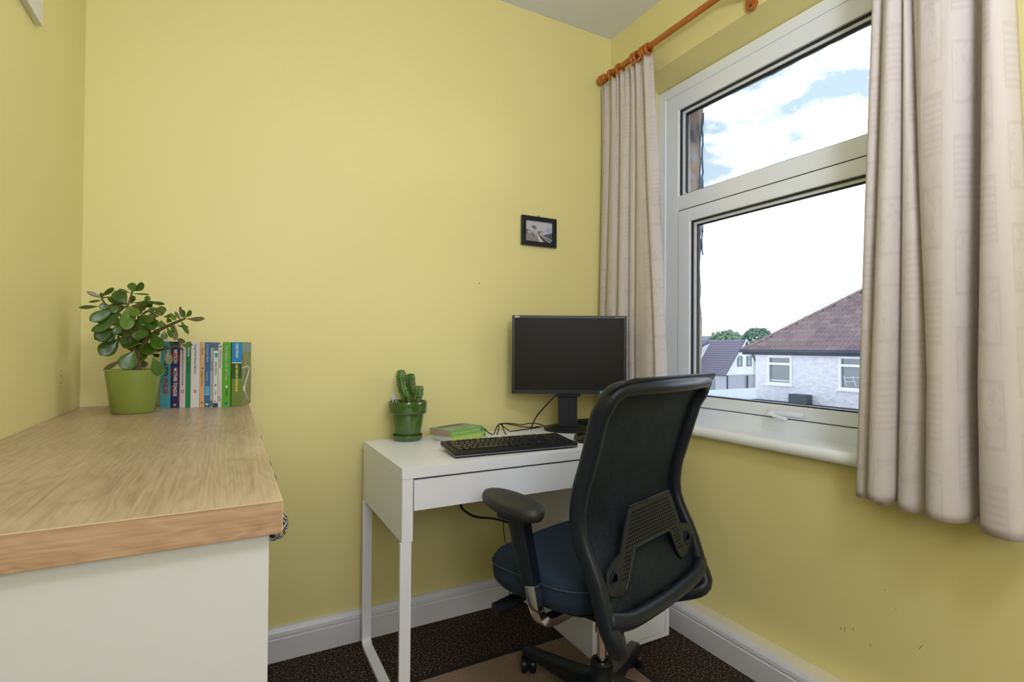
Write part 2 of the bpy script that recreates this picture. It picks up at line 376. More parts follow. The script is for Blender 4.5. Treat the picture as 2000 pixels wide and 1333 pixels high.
b = bmesh.new(); tube(b, [(XO+.031, 1.777+random.uniform(-.004, .004), 1.55+i*.022) for i in range(32)], .004, 5)
struct(obj('trim_3', b, M_blue), 'flaking blue paint on the outer edge of the masonry')

# skirting
def skirting(name, pts2, parent=None, H=.112, T=.024, led=0):
    """pts2: two floor points of the wall line, room on the left-hand side given by inward normal"""
    (x0, y0), (x1, y1), (nx, ny) = pts2
    prof = [(0, 0), (T, 0), (T, H-.036), (T-.004, H-.033), (T-.004, H-.029), (T-.001, H-.026), (T-.003, H-.014), (T-.010, H-.004), (T-.014, H), (0, H)]
    b = bmesh.new(); A = [b.verts.new((x0+nx*(p+led), y0+ny*(p+led), z)) for p, z in prof]; B = [b.verts.new((x1+nx*(p+led), y1+ny*(p+led), z)) for p, z in prof]
    n = len(prof)
    for i in range(n): b.faces.new((A[i], A[(i+1) % n], B[(i+1) % n], B[i]))
    b.faces.new(A); b.faces.new(B[::-1])
    return struct(obj(name, b, M_skirt))
skirting('baseboard_back', ((XL, YW), (1.575, YW), (0, -1)))
bb = skirting('baseboard_right', ((XR, YB), (XR, YW-.024), (-1, 0)), led=.062)
bb['label'] = 'moulded skirting in front of the boxed pipe ledge'
struct(obj('trim_4', BX(XR-.066, YB, 0, XR, YW-.002, .108, bev=.002), mat('cream_ledge', (.74, .69, .53), .4)), 'cream ledge over the boxed pipes on the right wall')
struct(obj('baseboard_left', BX(XL, YB, 0, XL+.02, .70, .112), M_skirt))

# ================================================================ window
XF = 1.75
win = bpy.data.objects.new('window_1', None); COL.objects.link(win); win.location = (XF, (WY0+WY1)/2, .797); struct(win, 'white framed window with fixed top light over an opening sash')
def wl(b):
    bmesh.ops.translate(b, vec=-Vector(win.location), verts=b.verts); return b
F0, F1, FZ0, FZ1 = WY0+.0, 1.817, .797, 2.276    # frame outer
G = .12                                          # left member width
b = bmesh.new()
bx(b, XF, F1-.118, FZ0, XF+.07, F1, FZ1, .004)
bx(b, XF, F0, FZ0, XF+.07, F0+.09, FZ1, .004)
bx(b, XF+.0005, F0+.01, 2.163, XF+.0695, F1-.01, FZ1, .004)
bx(b, XF+.0005, F0+.01, FZ0, XF+.0695, F1-.01, .853, .004)
bx(b, XF+.001, F0+.05, 1.713, XF+.069, F1-.05, 1.779, .004)
# outer stepped lip
for a in ((F1-.045, FZ0, F1, FZ1), ):
    bx(b, XF-.006, a[0], a[1], XF+.01, a[2], a[3], .002)
bx(b, XF-.0055, F0+.001, FZ1-.045, XF+.009, F1-.044, FZ1-.0005, .002)
obj('window_frame', wl(b), M_upvc, win)
# plaster packing above and beside the frame (yellow)
struct(obj('trim_5', prism(bmesh.new(), [(XR+.0005, WZ1+.0005), (XF+.001, 2.279), (XO-.03, 2.279), (XO-.03, WZ1+.0005)], WY0, WY1, PM((0, 0, 0), (1, 0, 0), (0, 0, 1), (0, 1, 0))), M_wall), 'sloping yellow head of the window reveal')
SY0, SY1, SZ0, SZ1 = F0+.093, F1-.121, .856, 1.709
b = bmesh.new(); sw = .068
bx(b, XF-.004, SY1-sw, SZ0, XF+.06, SY1, SZ1, .005); bx(b, XF-.004, SY0, SZ0, XF+.06, SY0+sw, SZ1, .005)
bx(b, XF-.0035, SY0+.01, SZ1-.056, XF+.0595, SY1-.01, SZ1, .005); bx(b, XF-.0035, SY0+.01, SZ0, XF+.028, SY1-.01, SZ0+.046, .005)
obj('sash', wl(b), M_upvc, win)
# dark groove between frame and sash
b = bmesh.new()
for q in ((SY0-.004, SZ0-.004, SY1+.004, SZ0), (SY0-.004, SZ1, SY1+.004, SZ1+.004), (SY1, SZ0, SY1+.0035, SZ1), (SY0-.0035, SZ0, SY0, SZ1)):
    bx(b, XF+.004, q[0], q[1], XF+.05, q[2], q[3])
obj('sash_groove', wl(b), M_gasket, win)
def glazing(y0, y1, z0, z1, xg):
    # gasket, white bead step, inner gasket, pane
    for (d0, d1, x0, x1, m_, nm) in ((0, .005, xg-.020, xg+.012, M_gasket, 'gasket'), (.005, .016, xg-.010, xg+.012, M_bead, 'glazing_bead'), (.016, .0195, xg-.004, xg+.012, M_gasket, 'gasket')):
        b = bmesh.new()
        bx(b, x0, y1-d1, z0+d0, x1, y1-d0, z1-d0); bx(b, x0, y0+d0, z0+d0, x1, y0+d1, z1-d0)
        bx(b, x0, y0+d1, z1-d1, x1, y1-d1, z1-d0)
        if d0 == 0: bx(b, x0, y0+d1, z0+d0, x1, y1-d1, z0+.0045)
        obj(nm, wl(b), m_, win)
    b = BX(xg, y0+.012, z0+.004, xg+.006, y1-.012, z1-.012)
    m, p, t = new_mat('window_glass'); nd, lk = t.nodes, t.links
    tr = nd.new('ShaderNodeBsdfTransparent'); tr.inputs[0].default_value = (.985, .99, 1, 1); gl = nd.new('ShaderNodeBsdfGlossy'); gl.inputs['Roughness'].default_value = .02
    fz = nd.new('ShaderNodeFresnel'); fz.inputs[0].default_value = 1.35; ms = nd.new('ShaderNodeMixShader')
    lk.new(fz.outputs[0], ms.inputs[0]); lk.new(tr.outputs[0], ms.inputs[1]); lk.new(gl.outputs[0], ms.inputs[2]); lk.new(ms.outputs[0], nd['Material Output'].inputs['Surface'])
    obj('glass_pane', wl(b), m, win)
glazing(F0+.09, F1-.118, 1.779, 2.163, XF+.032)
glazing(SY0+sw, SY1-sw, .902, 1.653, XF+.026)
# handle on the bottom rail of the sash
hd = obj('window_handle', wl(sweep(bmesh.new(), [(XF-.006, 1.115, .874), (XF-.010, 1.118, .874), (XF-.010, 1.246, .874), (XF-.006, 1.249, .874)], circ(.004, 10, .009), up=(0, 0, 1))), M_upvc, win, smooth=True)
b = bmesh.new(); sweep(b, smoothpts([(XF-.008, 1.232, .873), (XF-.028, 1.232, .871), (XF-.034, 1.222, .868), (XF-.034, 1.16, .858)], 5), circ(.009, 12, .006), up=(0, 0, 1))
obj('lever', wl(b), M_upvc, hd, smooth=True)
b = bmesh.new(); lathe(b, [(0, .001), (.003, .001), (.003, 0), (0, 0)], 10); bmesh.ops.rotate(b, cent=(0, 0, 0), matrix=Matrix.Rotation(R(-90), 3, 'Y'), verts=b.verts); bmesh.ops.translate(b, vec=(XF-.0365, 1.232, .871), verts=b.verts)
obj('keyhole', wl(b), M_gasket, hd)
# sill board with rounded nose
b = bmesh.new(); prof = [(1.76, .762), (1.610, .762)] + [(1.605-.014*math.sin(t*PI/8), .7815-.0195*math.cos(t*PI/8)) for t in range(9)] + [(1.76, .801)]
A = [b.verts.new((x, .58, z)) for x, z in prof]; B = [b.verts.new((x, 1.86 if x < XR else WY1, z)) for x, z in prof]
# front horn beyond the reveal, board inside it
n = len(prof)
for i in range(n): b.faces.new((A[i], A[(i+1) % n], B[(i+1) % n], B[i]))
b.faces.new(A); b.faces.new(B[::-1])
struct(obj('trim_6', b, M_sill, auto=40), 'white gloss window sill with rounded front edge')

# ================================================================ curtain pole, rings, bracket
PX, PZ = 1.555, 2.381
pole = thing('curtain_pole', 'orange varnished wooden curtain pole above the window', 'curtain pole', (PX, 1.2, PZ))
b = bmesh.new(); tube(b, [(0, -.95, 0), (0, .765, 0)], .0125, 20); obj('rod', b, M_pole, pole, auto=50)
b = bmesh.new(); lathe(b, [(.0125, 0), (.018, .002), (.020, .006), (.016, .011), (.0165, .014), (.021, .020), (.0225, .030), (.020, .042), (.013, .050), (0, .053)], 20)
obj('finial', b, M_pole, pole, smooth=True, loc=(0, .765, 0), rot=(R(-90), 0, 0))
for yb in (1.235-1.2, ):
    b = bmesh.new()
    pl = [(.021*math.cos(a), .021*math.sin(a)) for a in [PI+PI*i/10 for i in range(11)]] + [(.021, .06), (-.021, .06)]
    prism(b, pl, 0, .014, PM((XR-PX-.0145, yb, -.052), (0, 1, 0), (0, 0, 1), (1, 0, 0)), bev=.002)
    bx(b, -.012, yb-.014, -.024, XR-PX-.001, yb+.014, -.010, .003)
    br = obj('bracket', b, M_pole, pole, auto=40)
    b = bmesh.new(); lathe(b, [(0, .0015), (.004, .001), (.005, 0), (0, 0)], 12)
    obj('screw', b, M_gasket, br, loc=(XR-PX-.016, yb+.0, -.056), rot=(0, R(-90), 0))
ring0 = None
def ring(y, tilt, k):
    global ring0
    if ring0 is None:
        b = bmesh.new(); sweep(b, [(.0205*math.cos(t*PI/12), 0, .0205*math.sin(t*PI/12)) for t in range(24)], circ(.0056, 8, .0080), closed=True, up=(0, 1, 0)); me = obj('curtain_ring', b, M_pole, smooth=True)
        ring0 = me
        o = me
    else:
        o = ring0.copy(); COL.objects.link(o)
    o.location = (PX, y, PZ-.0075); o.rotation_euler = (0, 0, tilt)
    o.scale = (1, 1, 1)
    tag(o, k, 'curtain ring', 'wooden rings on the curtain pole')
for i, (y, tl) in enumerate([(1.925, .1), (1.865, -.15), (1.772, .12), (1.748, -.1), (1.715, .1), (1.697, -.05), (1.680, .08)]):
    ring(y, tl, ['orange wooden ring nearest the finial at the corner end of the pole', 'orange wooden ring second from the corner end of the pole',
        'orange wooden ring, farthest into the corner of the tight cluster of five', 'second ring from the corner side in the tight cluster of five',
        'middle ring of the tight cluster of five on the pole', 'fourth ring in the tight cluster, next to the outermost one', 'outermost ring of the cluster, over the leading edge of the left curtain'][i])

# ================================================================ curtains
def curtain(name, label, top, bot, ztop, zbot, folds, pleat, nu=220, nv=60, amp=(.016, .042), sway=0.0, seed=1, seams=()):
    """folds: boundaries (0..1) of broad lobes along the hem; lobes bulge into the room, sharp valleys between"""
    folds_t, folds_b = folds; rnd = random.Random(seed); b = bmesh.new(); uvl = b.loops.layers.uv.new('UVMap'); G_ = []
    for j in range(nv+1):
        t = j/nv; z = ztop+(zbot-ztop)*t; row = []
        A = amp[0]+(amp[1]-amp[0])*min(1, t*1.15); folds = [p*(1-min(1, t*1.25))+q*min(1, t*1.25) for p, q in zip(folds_t, folds_b)]
        for i in range(nu+1):
            s = i/nu
            k = max(q for q in range(len(folds)-1) if folds[q] <= s+1e-9) if s < 1 else len(folds)-2
            a, c = folds[k], folds[k+1]; q = (s-a)/(c-a)
            lobe = max(0, math.sin(PI*min(1, max(0, q))))**.55
            dep = pleat[k]
            d = A*(lobe*dep - .5)
            # fine secondary pleats near the heading, dying away
            d += .007*math.exp(-t*9)*math.sin(s*2*PI*11+1)
            d += .004*math.sin(s*31+t*5+seed)*t
            y = (top[0]+(top[1]-top[0])*s)*(1-t)+(bot[0]+(bot[1]-bot[0])*s)*t
            # undercut: pull lobe edges sideways so valleys read as creases
            y += (c-a)*abs(bot[1]-bot[0])*.10*math.sin(2*PI*q)*t
            x = (top[2]*(1-t)+bot[2]*t) - d + sway*math.sin(t*3)
            row.append((b.verts.new((x, y, z + .006*math.sin(k*2.1)*t - .010*lobe*t)), (s*1.1, t*(ztop-zbot))))
        G_.append(row)
    for j in range(nv):
        for i in range(nu):
            q = (G_[j][i], G_[j][i+1], G_[j+1][i+1], G_[j+1][i])
            f = b.faces.new([v for v, _ in q])
            for lp, (_, uv) in zip(f.loops, q): lp[uvl].uv = uv
    o = obj(name, b, M_curt, smooth=True)
    md = o.modifiers.new('thick', 'SOLIDIFY'); md.thickness = .0025
    return o
lc = curtain('curtain', '', (2.012, 1.668, 1.565), (2.005, 1.565, 1.545), 2.352, .78, ([0, .2, .4, .58, .7, .82, 1], [0, .13, .37, .5, .6, .95, 1]), [.6, .95, 1.1, .7, .85, 1.15], seed=3, amp=(.022, .050))
tag(lc, 'narrow cream curtain drawn into the corner on the left of the window, behind the monitor', 'curtain', 'cream patterned curtains')
# heading tape pleats hem: lining visible below hem
rc = curtain('curtain', '', (.800, .520, 1.565), (.842, .462, 1.545), 2.352, .705, ([0, .10, .27, .29, .78, .85, 1], [0, .10, .275, .46, .70, .745, 1]), [.7, 1.05, .75, 1.3, -.35, 1.35], seed=5, amp=(.034, .062), nv=70)
tag(rc, 'wide cream curtain hanging in deep folds at the right edge of the photo', 'curtain', 'cream patterned curtains')
M_lin = mat('curtain_lining', (.72, .67, .58), .8)
for cobj, y0, y1, zz in ((rc, .835, .50, .690), ):
    b = bmesh.new(); n = 60; Rw = [[], []]
    for i in range(n+1):
        s = i/n; x = 1.575+.010*math.sin(s*26); y = y0+(y1-y0)*s
        for j, z in enumerate((.84, zz-.012*abs(math.sin(s*13)))): Rw[j].append(b.verts.new((x, y, z)))
    for i in range(n): b.faces.new((Rw[0][i], Rw[0][i+1], Rw[1][i+1], Rw[1][i]))
    o = obj('lining', b, M_lin, cobj, smooth=True); md = o.modifiers.new('thick', 'SOLIDIFY'); md.thickness = .0015

# ================================================================ white board on the left wall, upper corner
wbd = obj('wall_board', BX(0, -.55, 0, .014, 0, .5, bev=.0015), mat('board_white', (.76, .75, .72), .4), loc=(XL, 1.56, 1.827))
tag(wbd, 'white board mounted high on the left wall, only its lower corner in view', 'board')

# ================================================================ added ceiling fitting, out of view, made up to go with a fill lamp
cl = thing('added_ceiling_light', 'added round white ceiling fitting over a fill lamp, unseen behind the camera', 'light', (.55, -.35, ZC))
obj('shade', lathe(bmesh.new(), [(0, -.002), (.28, -.002), (.29, -.03), (.285, -.12), (.275, -.12), (.272, -.03), (0, -.03)], 32), M_ceil, cl)

# ================================================================ low unit (drawers) with oak worktop
dr = thing('drawer_unit', 'off-white low unit with an oak worktop along the left wall', 'cabinet', (-.17, 1.37, 0))
def L(b, o): bmesh.ops.translate(b, vec=-Vector(o.location), verts=b.verts); return b
obj('end_panel', L(BX(XL+.002, .722, 0, .048, .742, .870, bev=.0008), dr), M_carcass, dr)
obj('body', L(BX(XL+.002, .742, .0, .028, YW-.026, .870), dr), M_carcass, dr)
obj('plinth', L(BX(.0281, .75, 0.0, .034, YW-.03, .07), dr), M_carcass, dr)
b = BX(XL+.002, .708, .8715, .0615, YW-.001, .9125, bev=.0012)
b.faces.ensure_lookup_table()
for f in b.faces:
    if f.calc_center_median().y < .7095 or f.calc_center_median().x > .0608: f.material_index = 1
wt = obj('worktop', L(b, dr), [M_oak, M_oakedge], dr)
obj('edge_band', L(BX(.0612, .7085, .8735, .0622, YW-.002, .9118), dr), mat('edge_band_pale', (.62, .52, .38), .4), dr)
obj('edge_lip', L(BX(XL+.002, .7074, .9112, .0618, .7086, .9124), dr), mat('edge_lip_pale', (.66, .50, .36), .4), dr)
# drawer fronts with woven wire knobs
def knob_mesh():
    b = bmesh.new(); n = 6
    for sgn in (1, -1):
        for k in range(n):
            pts = []
            for i in range(15):
                t = i/14; ph = PI*(.06+.88*t); rr = .0255*math.sin(ph); an = 2*PI*k/n + sgn*t*PI*.9
                pts.append((.021-.021*math.cos(ph)+.006, rr*math.cos(an), rr*math.sin(an)))
            tube(b, pts, .0018, 5)
    return b
M_knob = mat('knob_wire', (.55, .56, .60), .25, metal=1); M_knobd = mat('knob_dark', (.02, .02, .03), .4)
kme = None
for y0, y1, ys_ in ((.745, 1.11, (.985, )), (1.113, 1.555, (1.235, 1.385)), (1.558, 2.0, (1.78, ))):
    d = obj('drawer', L(BX(.0282, y0, .68, .046, y1, .865, bev=.001), dr), M_carcass, dr)
    for y in ys_:
        zk = .797 if y < 1 else .812
        if kme is None:
            k = obj('knob', knob_mesh(), M_knob, d, smooth=True, loc=Vector((.046, y, zk))-dr.location); kme = k.data
        else: k = obj('knob', kme, None, d, loc=Vector((.046, y, zk))-dr.location)
        k.scale = (1.0, .97, .97); k['label'] = 'twisted black and silver wire knob'
for y0, y1 in ((.745, 1.372), (1.375, 2.0)): obj('door', L(BX(.0282, y0, .075, .046, y1, .675, bev=.001), dr), M_carcass, dr)
# dark cores inside the knobs
cme = None
for d in [o for o in bpy.data.objects if o.name.startswith('drawer') and o.parent == dr]:
    for k in [c for c in d.children if c.name.startswith('knob')]:
        if cme is None:
            b = bmesh.new(); bmesh.ops.create_uvsphere(b, u_segments=14, v_segments=10, radius=.0215)
            bmesh.ops.scale(b, vec=(.75, 1, 1), verts=b.verts); bmesh.ops.translate(b, vec=(.026, 0, 0), verts=b.verts); lathe_b = bmesh.new(); tube(b, [(0, 0, 0), (.012, 0, 0)], .008, 10)
            me = bpy.data.meshes.new('knob_core'); b.to_mesh(me); b.free(); me.materials.append(M_knobd); cme = me; lathe_b.free()
        c = bpy.data.objects.new('knob_core', cme); COL.objects.link(c); c.parent = d; c.location = k.location; c.scale = k.scale
        c['label'] = 'dark core inside the wire knob'

# ================================================================ jade plant
JP = (-.232, 1.805, .9125)
jp = thing('potted_jade_plant', 'bushy jade plant in a lime green glazed pot at the back of the worktop', 'plant', JP)
b = bmesh.new()
lathe(b, [(0, 0), (.048, 0), (.052, .004), (.0665, .115), (.0675, .119), (.0655, .121), (.064, .118), (.060, .09), (.058, .085), (0, .085)], 40)
obj('pot', b, M_potjade, jp, auto=50)
obj('soil', lathe(bmesh.new(), [(0, .107), (.03, .108), (.0625, .105), (.0620, .102), (0, .102)], 24), M_soil, jp)
# leaf mesh: thick obovate blade, unit length along +X
def leaf_mesh(mt):
    b = bmesh.new(); n = 12; m_ = 12; rings = []
    for i in range(n+1):
        t = i/n; wd = .5*(math.sin(PI*t**1.45)**.62) if 0 < t < 1 else 0
        wd = max(wd, .05 if t == 0 else 0); th = .075*math.sin(PI*min(1, t*.92+.08))**.5
        cz = .10*math.sin(PI*t)*-1 + .10*t
        if t == 1: rings.append([b.verts.new((1, 0, .10))]); continue
        rings.append([b.verts.new((t, wd*math.cos(2*PI*k/m_), cz+th*math.sin(2*PI*k/m_) + .10*(wd*math.cos(2*PI*k/m_))**2)) for k in range(m_)])
    for A, B in zip(rings, rings[1:]):
        for k in range(m_):
            if len(B) == 1: b.faces.new((A[k], A[(k+1) % m_], B[0]))
            else: b.faces.new((A[k], A[(k+1) % m_], B[(k+1) % m_], B[k]))
    b.faces.new(rings[0][::-1])
    bmesh.ops.recalc_face_normals(b, faces=b.faces[:])
    me = bpy.data.meshes.new('leaf'); b.to_mesh(me); b.free(); me.materials.append(mt); me.polygons.foreach_set('use_smooth', [True]*len(me.polygons)); return me
LM = {'g': leaf_mesh(M_leafg), 'l': leaf_mesh(M_leafl), 'r': leaf_mesh(M_leafr)}
K = .000303
A_ = Vector((.88, -.475, 0)); B_ = Vector((.475, .88, 0)); Z_ = Vector((0, 0, 1)); BD = Vector((-.159, 1.222, 0))     # plant frame: across, away, up
def jpos(cx, cy, dep=0): return A_*((cx-571)*K)+BD*dep+Z_*(.386-K*cy)
LV = """555 160 535 75 70 l;565 150 660 85 65 g;265 210 125 158 35 r;262 205 385 130 40 g;258 215 255 155 30 l;268 238 148 258 22 g;240 295 58 310 34 g;335 300 245 300 66 g;
495 275 385 155 118 g;540 260 555 180 50 l;480 275 320 215 60 g;490 290 305 330 95 r;540 280 690 300 85 r;560 250 775 255 42 g;530 170 420 140 25 g;550 175 708 188 18 g;700 250 850 275 32 g;
720 222 665 200 50 g;520 300 605 390 78 l;505 310 505 520 112 l;560 400 575 535 84 r;440 360 240 450 125 g;380 330 175 440 95 g;450 420 460 575 115 g;400 440 190 530 72 g;385 500 215 600 118 g;
400 545 310 615 70 g;430 590 255 745 135 g;420 590 615 650 130 g;600 370 655 440 62 r;650 350 640 470 60 g;650 445 795 480 105 g;640 380 740 440 84 g;790 350 700 310 60 g;835 365 820 280 70 r;
800 375 692 380 48 r;840 385 938 365 40 l;825 415 830 490 76 l;700 530 590 560 92 g;570 650 795 705 118 g;735 535 815 690 105 g;850 520 842 600 52 g;880 478 920 582 40 l;930 440 948 610 52 r;
1005 420 1068 550 36 g;1000 412 945 335 30 r;1050 405 1212 410 50 r;1040 398 1015 315 40 g;1045 388 1100 328 46 l;1000 400 985 292 25 r;970 462 1078 482 26 g;985 640 1008 585 62 r;1000 645 1112 650 46 l;
905 650 930 620 50 r;880 690 888 825 66 r;945 640 1040 695 22 r;575 700 480 870 140 g;600 730 700 765 84 g;740 735 812 752 40 g;740 765 818 925 98 g;650 790 680 860 60 r;455 790 285 890 40 r;
620 520 705 565 74 g;540 560 450 640 80 g;640 600 560 540 70 g;700 440 760 380 60 g;520 420 640 460 70 g;480 480 380 545 70 g;610 300 700 240 50 g;560 330 640 360 60 g;600 640 660 560 66 g;
430 300 350 350 70 g;870 440 905 400 44 l;760 500 800 560 46 g;690 690 760 730 50 g;905 455 935 520 34 g;500 640 440 580 60 g;330 520 300 460 50 g;760 300 850 345 52 l;640 240 740 290 48 g;900 350 950 420 40 l;
455 520 560 560 86 g;500 600 600 520 80 g;380 400 450 480 84 g;650 560 720 500 60 g;590 460 700 520 72 g"""
rj = random.Random(11)
for row in LV.replace('\n', '').split(';'):
    x0, y0, x1, y1, wd, c = row.split(); x0, y0, x1, y1, wd = map(float, (x0, y0, x1, y1, wd))
    dep = rj.uniform(-.05, .03) if (wd > 60 and c != 'x') else rj.uniform(-.02, .03)
    if (x0, y0) == (575., 700.): dep = -.045
    if (x0, y0) == (740., 765.): dep = -.062
    p0 = jpos(x0, y0, dep); ln2 = math.hypot(x1-x0, y1-y0)*K
    tilt = -rj.uniform(.1, .5)*ln2
    p1 = jpos(x1, y1, dep)+BD*tilt
    X = (p1-p0); ln = X.length; X.normalize()
    nrm = (-BD.normalized() + A_*rj.uniform(-.25, .25) + Z_*rj.uniform(0, .35)).normalized()
    Y = nrm.cross(X).normalized(); Zv = X.cross(Y).normalized()
    W = wd*K*1.06
    Mx = Matrix(((X.x*ln, Y.x*W, Zv.x*W, p0.x), (X.y*ln, Y.y*W, Zv.y*W, p0.y), (X.z*ln, Y.z*W, Zv.z*W, p0.z), (0, 0, 0, 1)))
    o = bpy.data.objects.new('leaf', LM[c]); COL.objects.link(o); o.parent = jp; o.matrix_local = Mx
for pts, r0, r1 in [([(600, 900, 0), (600, 790, 0), (575, 700, .0), (530, 600, -.01), (505, 450, -.015), (500, 285, -.02)], .011, .003),
    ([(600, 800, 0), (660, 640, .0), (740, 545, 0), (900, 460, 0), (1045, 398, 0)], .008, .0028), ([(620, 760, 0), (700, 720, 0), (830, 690, -.01), (1000, 645, -.01)], .006, .002),
    ([(505, 430, -.01), (400, 340, 0), (300, 270, 0), (262, 215, 0)], .004, .002), ([(502, 300, -.02), (530, 220, 0), (545, 150, 0)], .003, .002), ([(540, 560, 0), (620, 400, .01), (700, 330, .01), (820, 370, .0)], .005, .002),
    ([(560, 700, 0), (470, 640, 0), (420, 570, 0)], .005, .003), ([(300, 270, 0), (245, 295, 0)], .003, .002), ([(560, 430, 0), (600, 320, 0), (720, 250, 0)], .004, .002), ([(262, 215, 0), (330, 205, 0), (420, 210, 0)], .002, .0015)]:
    P = smoothpts([jpos(*p) for p in pts], 4); n = len(P)
    obj('stem', tube(bmesh.new(), P, 1, 7, scale=[r0+(r1-r0)*i/(n-1) for i in range(n)]), M_stem, jp, smooth=True)

# ================================================================ upright paperbacks
def book(name, label, w, h, d, cols, pages=M_paper, loc=(0, 0, 0), rz=0, group=None, spine_inset=.0):
    """origin: front bottom left corner of the spine; spine faces -Y, width along +X, depth along +Y"""
    t = thing('paperback', label, 'book', loc, rz, group)
    th = .0011
    b = bmesh.new(); bx(b, 0, 0, 0, w, th, h, mi=0); bx(b, 0, th, 0, th, d, h, mi=0); bx(b, w-th, th, 0, w, d, h, mi=0)
    obj('cover', b, cols[0], t); obj('pages', BX(th, th, .0012, w-th, d-.002, h-.0012), pages, t)
    return t
def band(t, z0, z1, m, w, x0=0, x1=None, y=-.00025, name='spine_band'):
    x1 = w if x1 is None else x1; z0, z1 = z0*1.113, z1*1.113
    obj(name, BX(x0+.0002, y, z0, x1-.0002, .0001, z1), m, t)
def spine_text(t, s, w, ztop, size, m, sx=1.0, dx=0, bold=0):
    ztop *= 1.118; sx *= 1.118
    # reads top to bottom: reading direction -Z, letter tops towards +X
    return text(s, size, m, t, PM((w/2+dx, -.0006, ztop), (0, 0, -1), (1, 0, 0), (0, -1, 0)), 'title_lettering', sx=sx, bold=bold)
C = {}
def cm(k, c, r=.38):
    if k not in C: C[k] = mat('cover_'+k, c, r)
    return C[k]
TXD = cm('ink', (.03, .035, .05)); TXW = cm('letter_white', (.75, .75, .75)); TXR = cm('letter_red', (.42, .03, .03)); TXY = cm('letter_yellow', (.80, .72, .12)); TXG = cm('letter_grey', (.55, .58, .58))
rz = R(-14)
ex = Vector((math.cos(rz), math.sin(rz), 0))
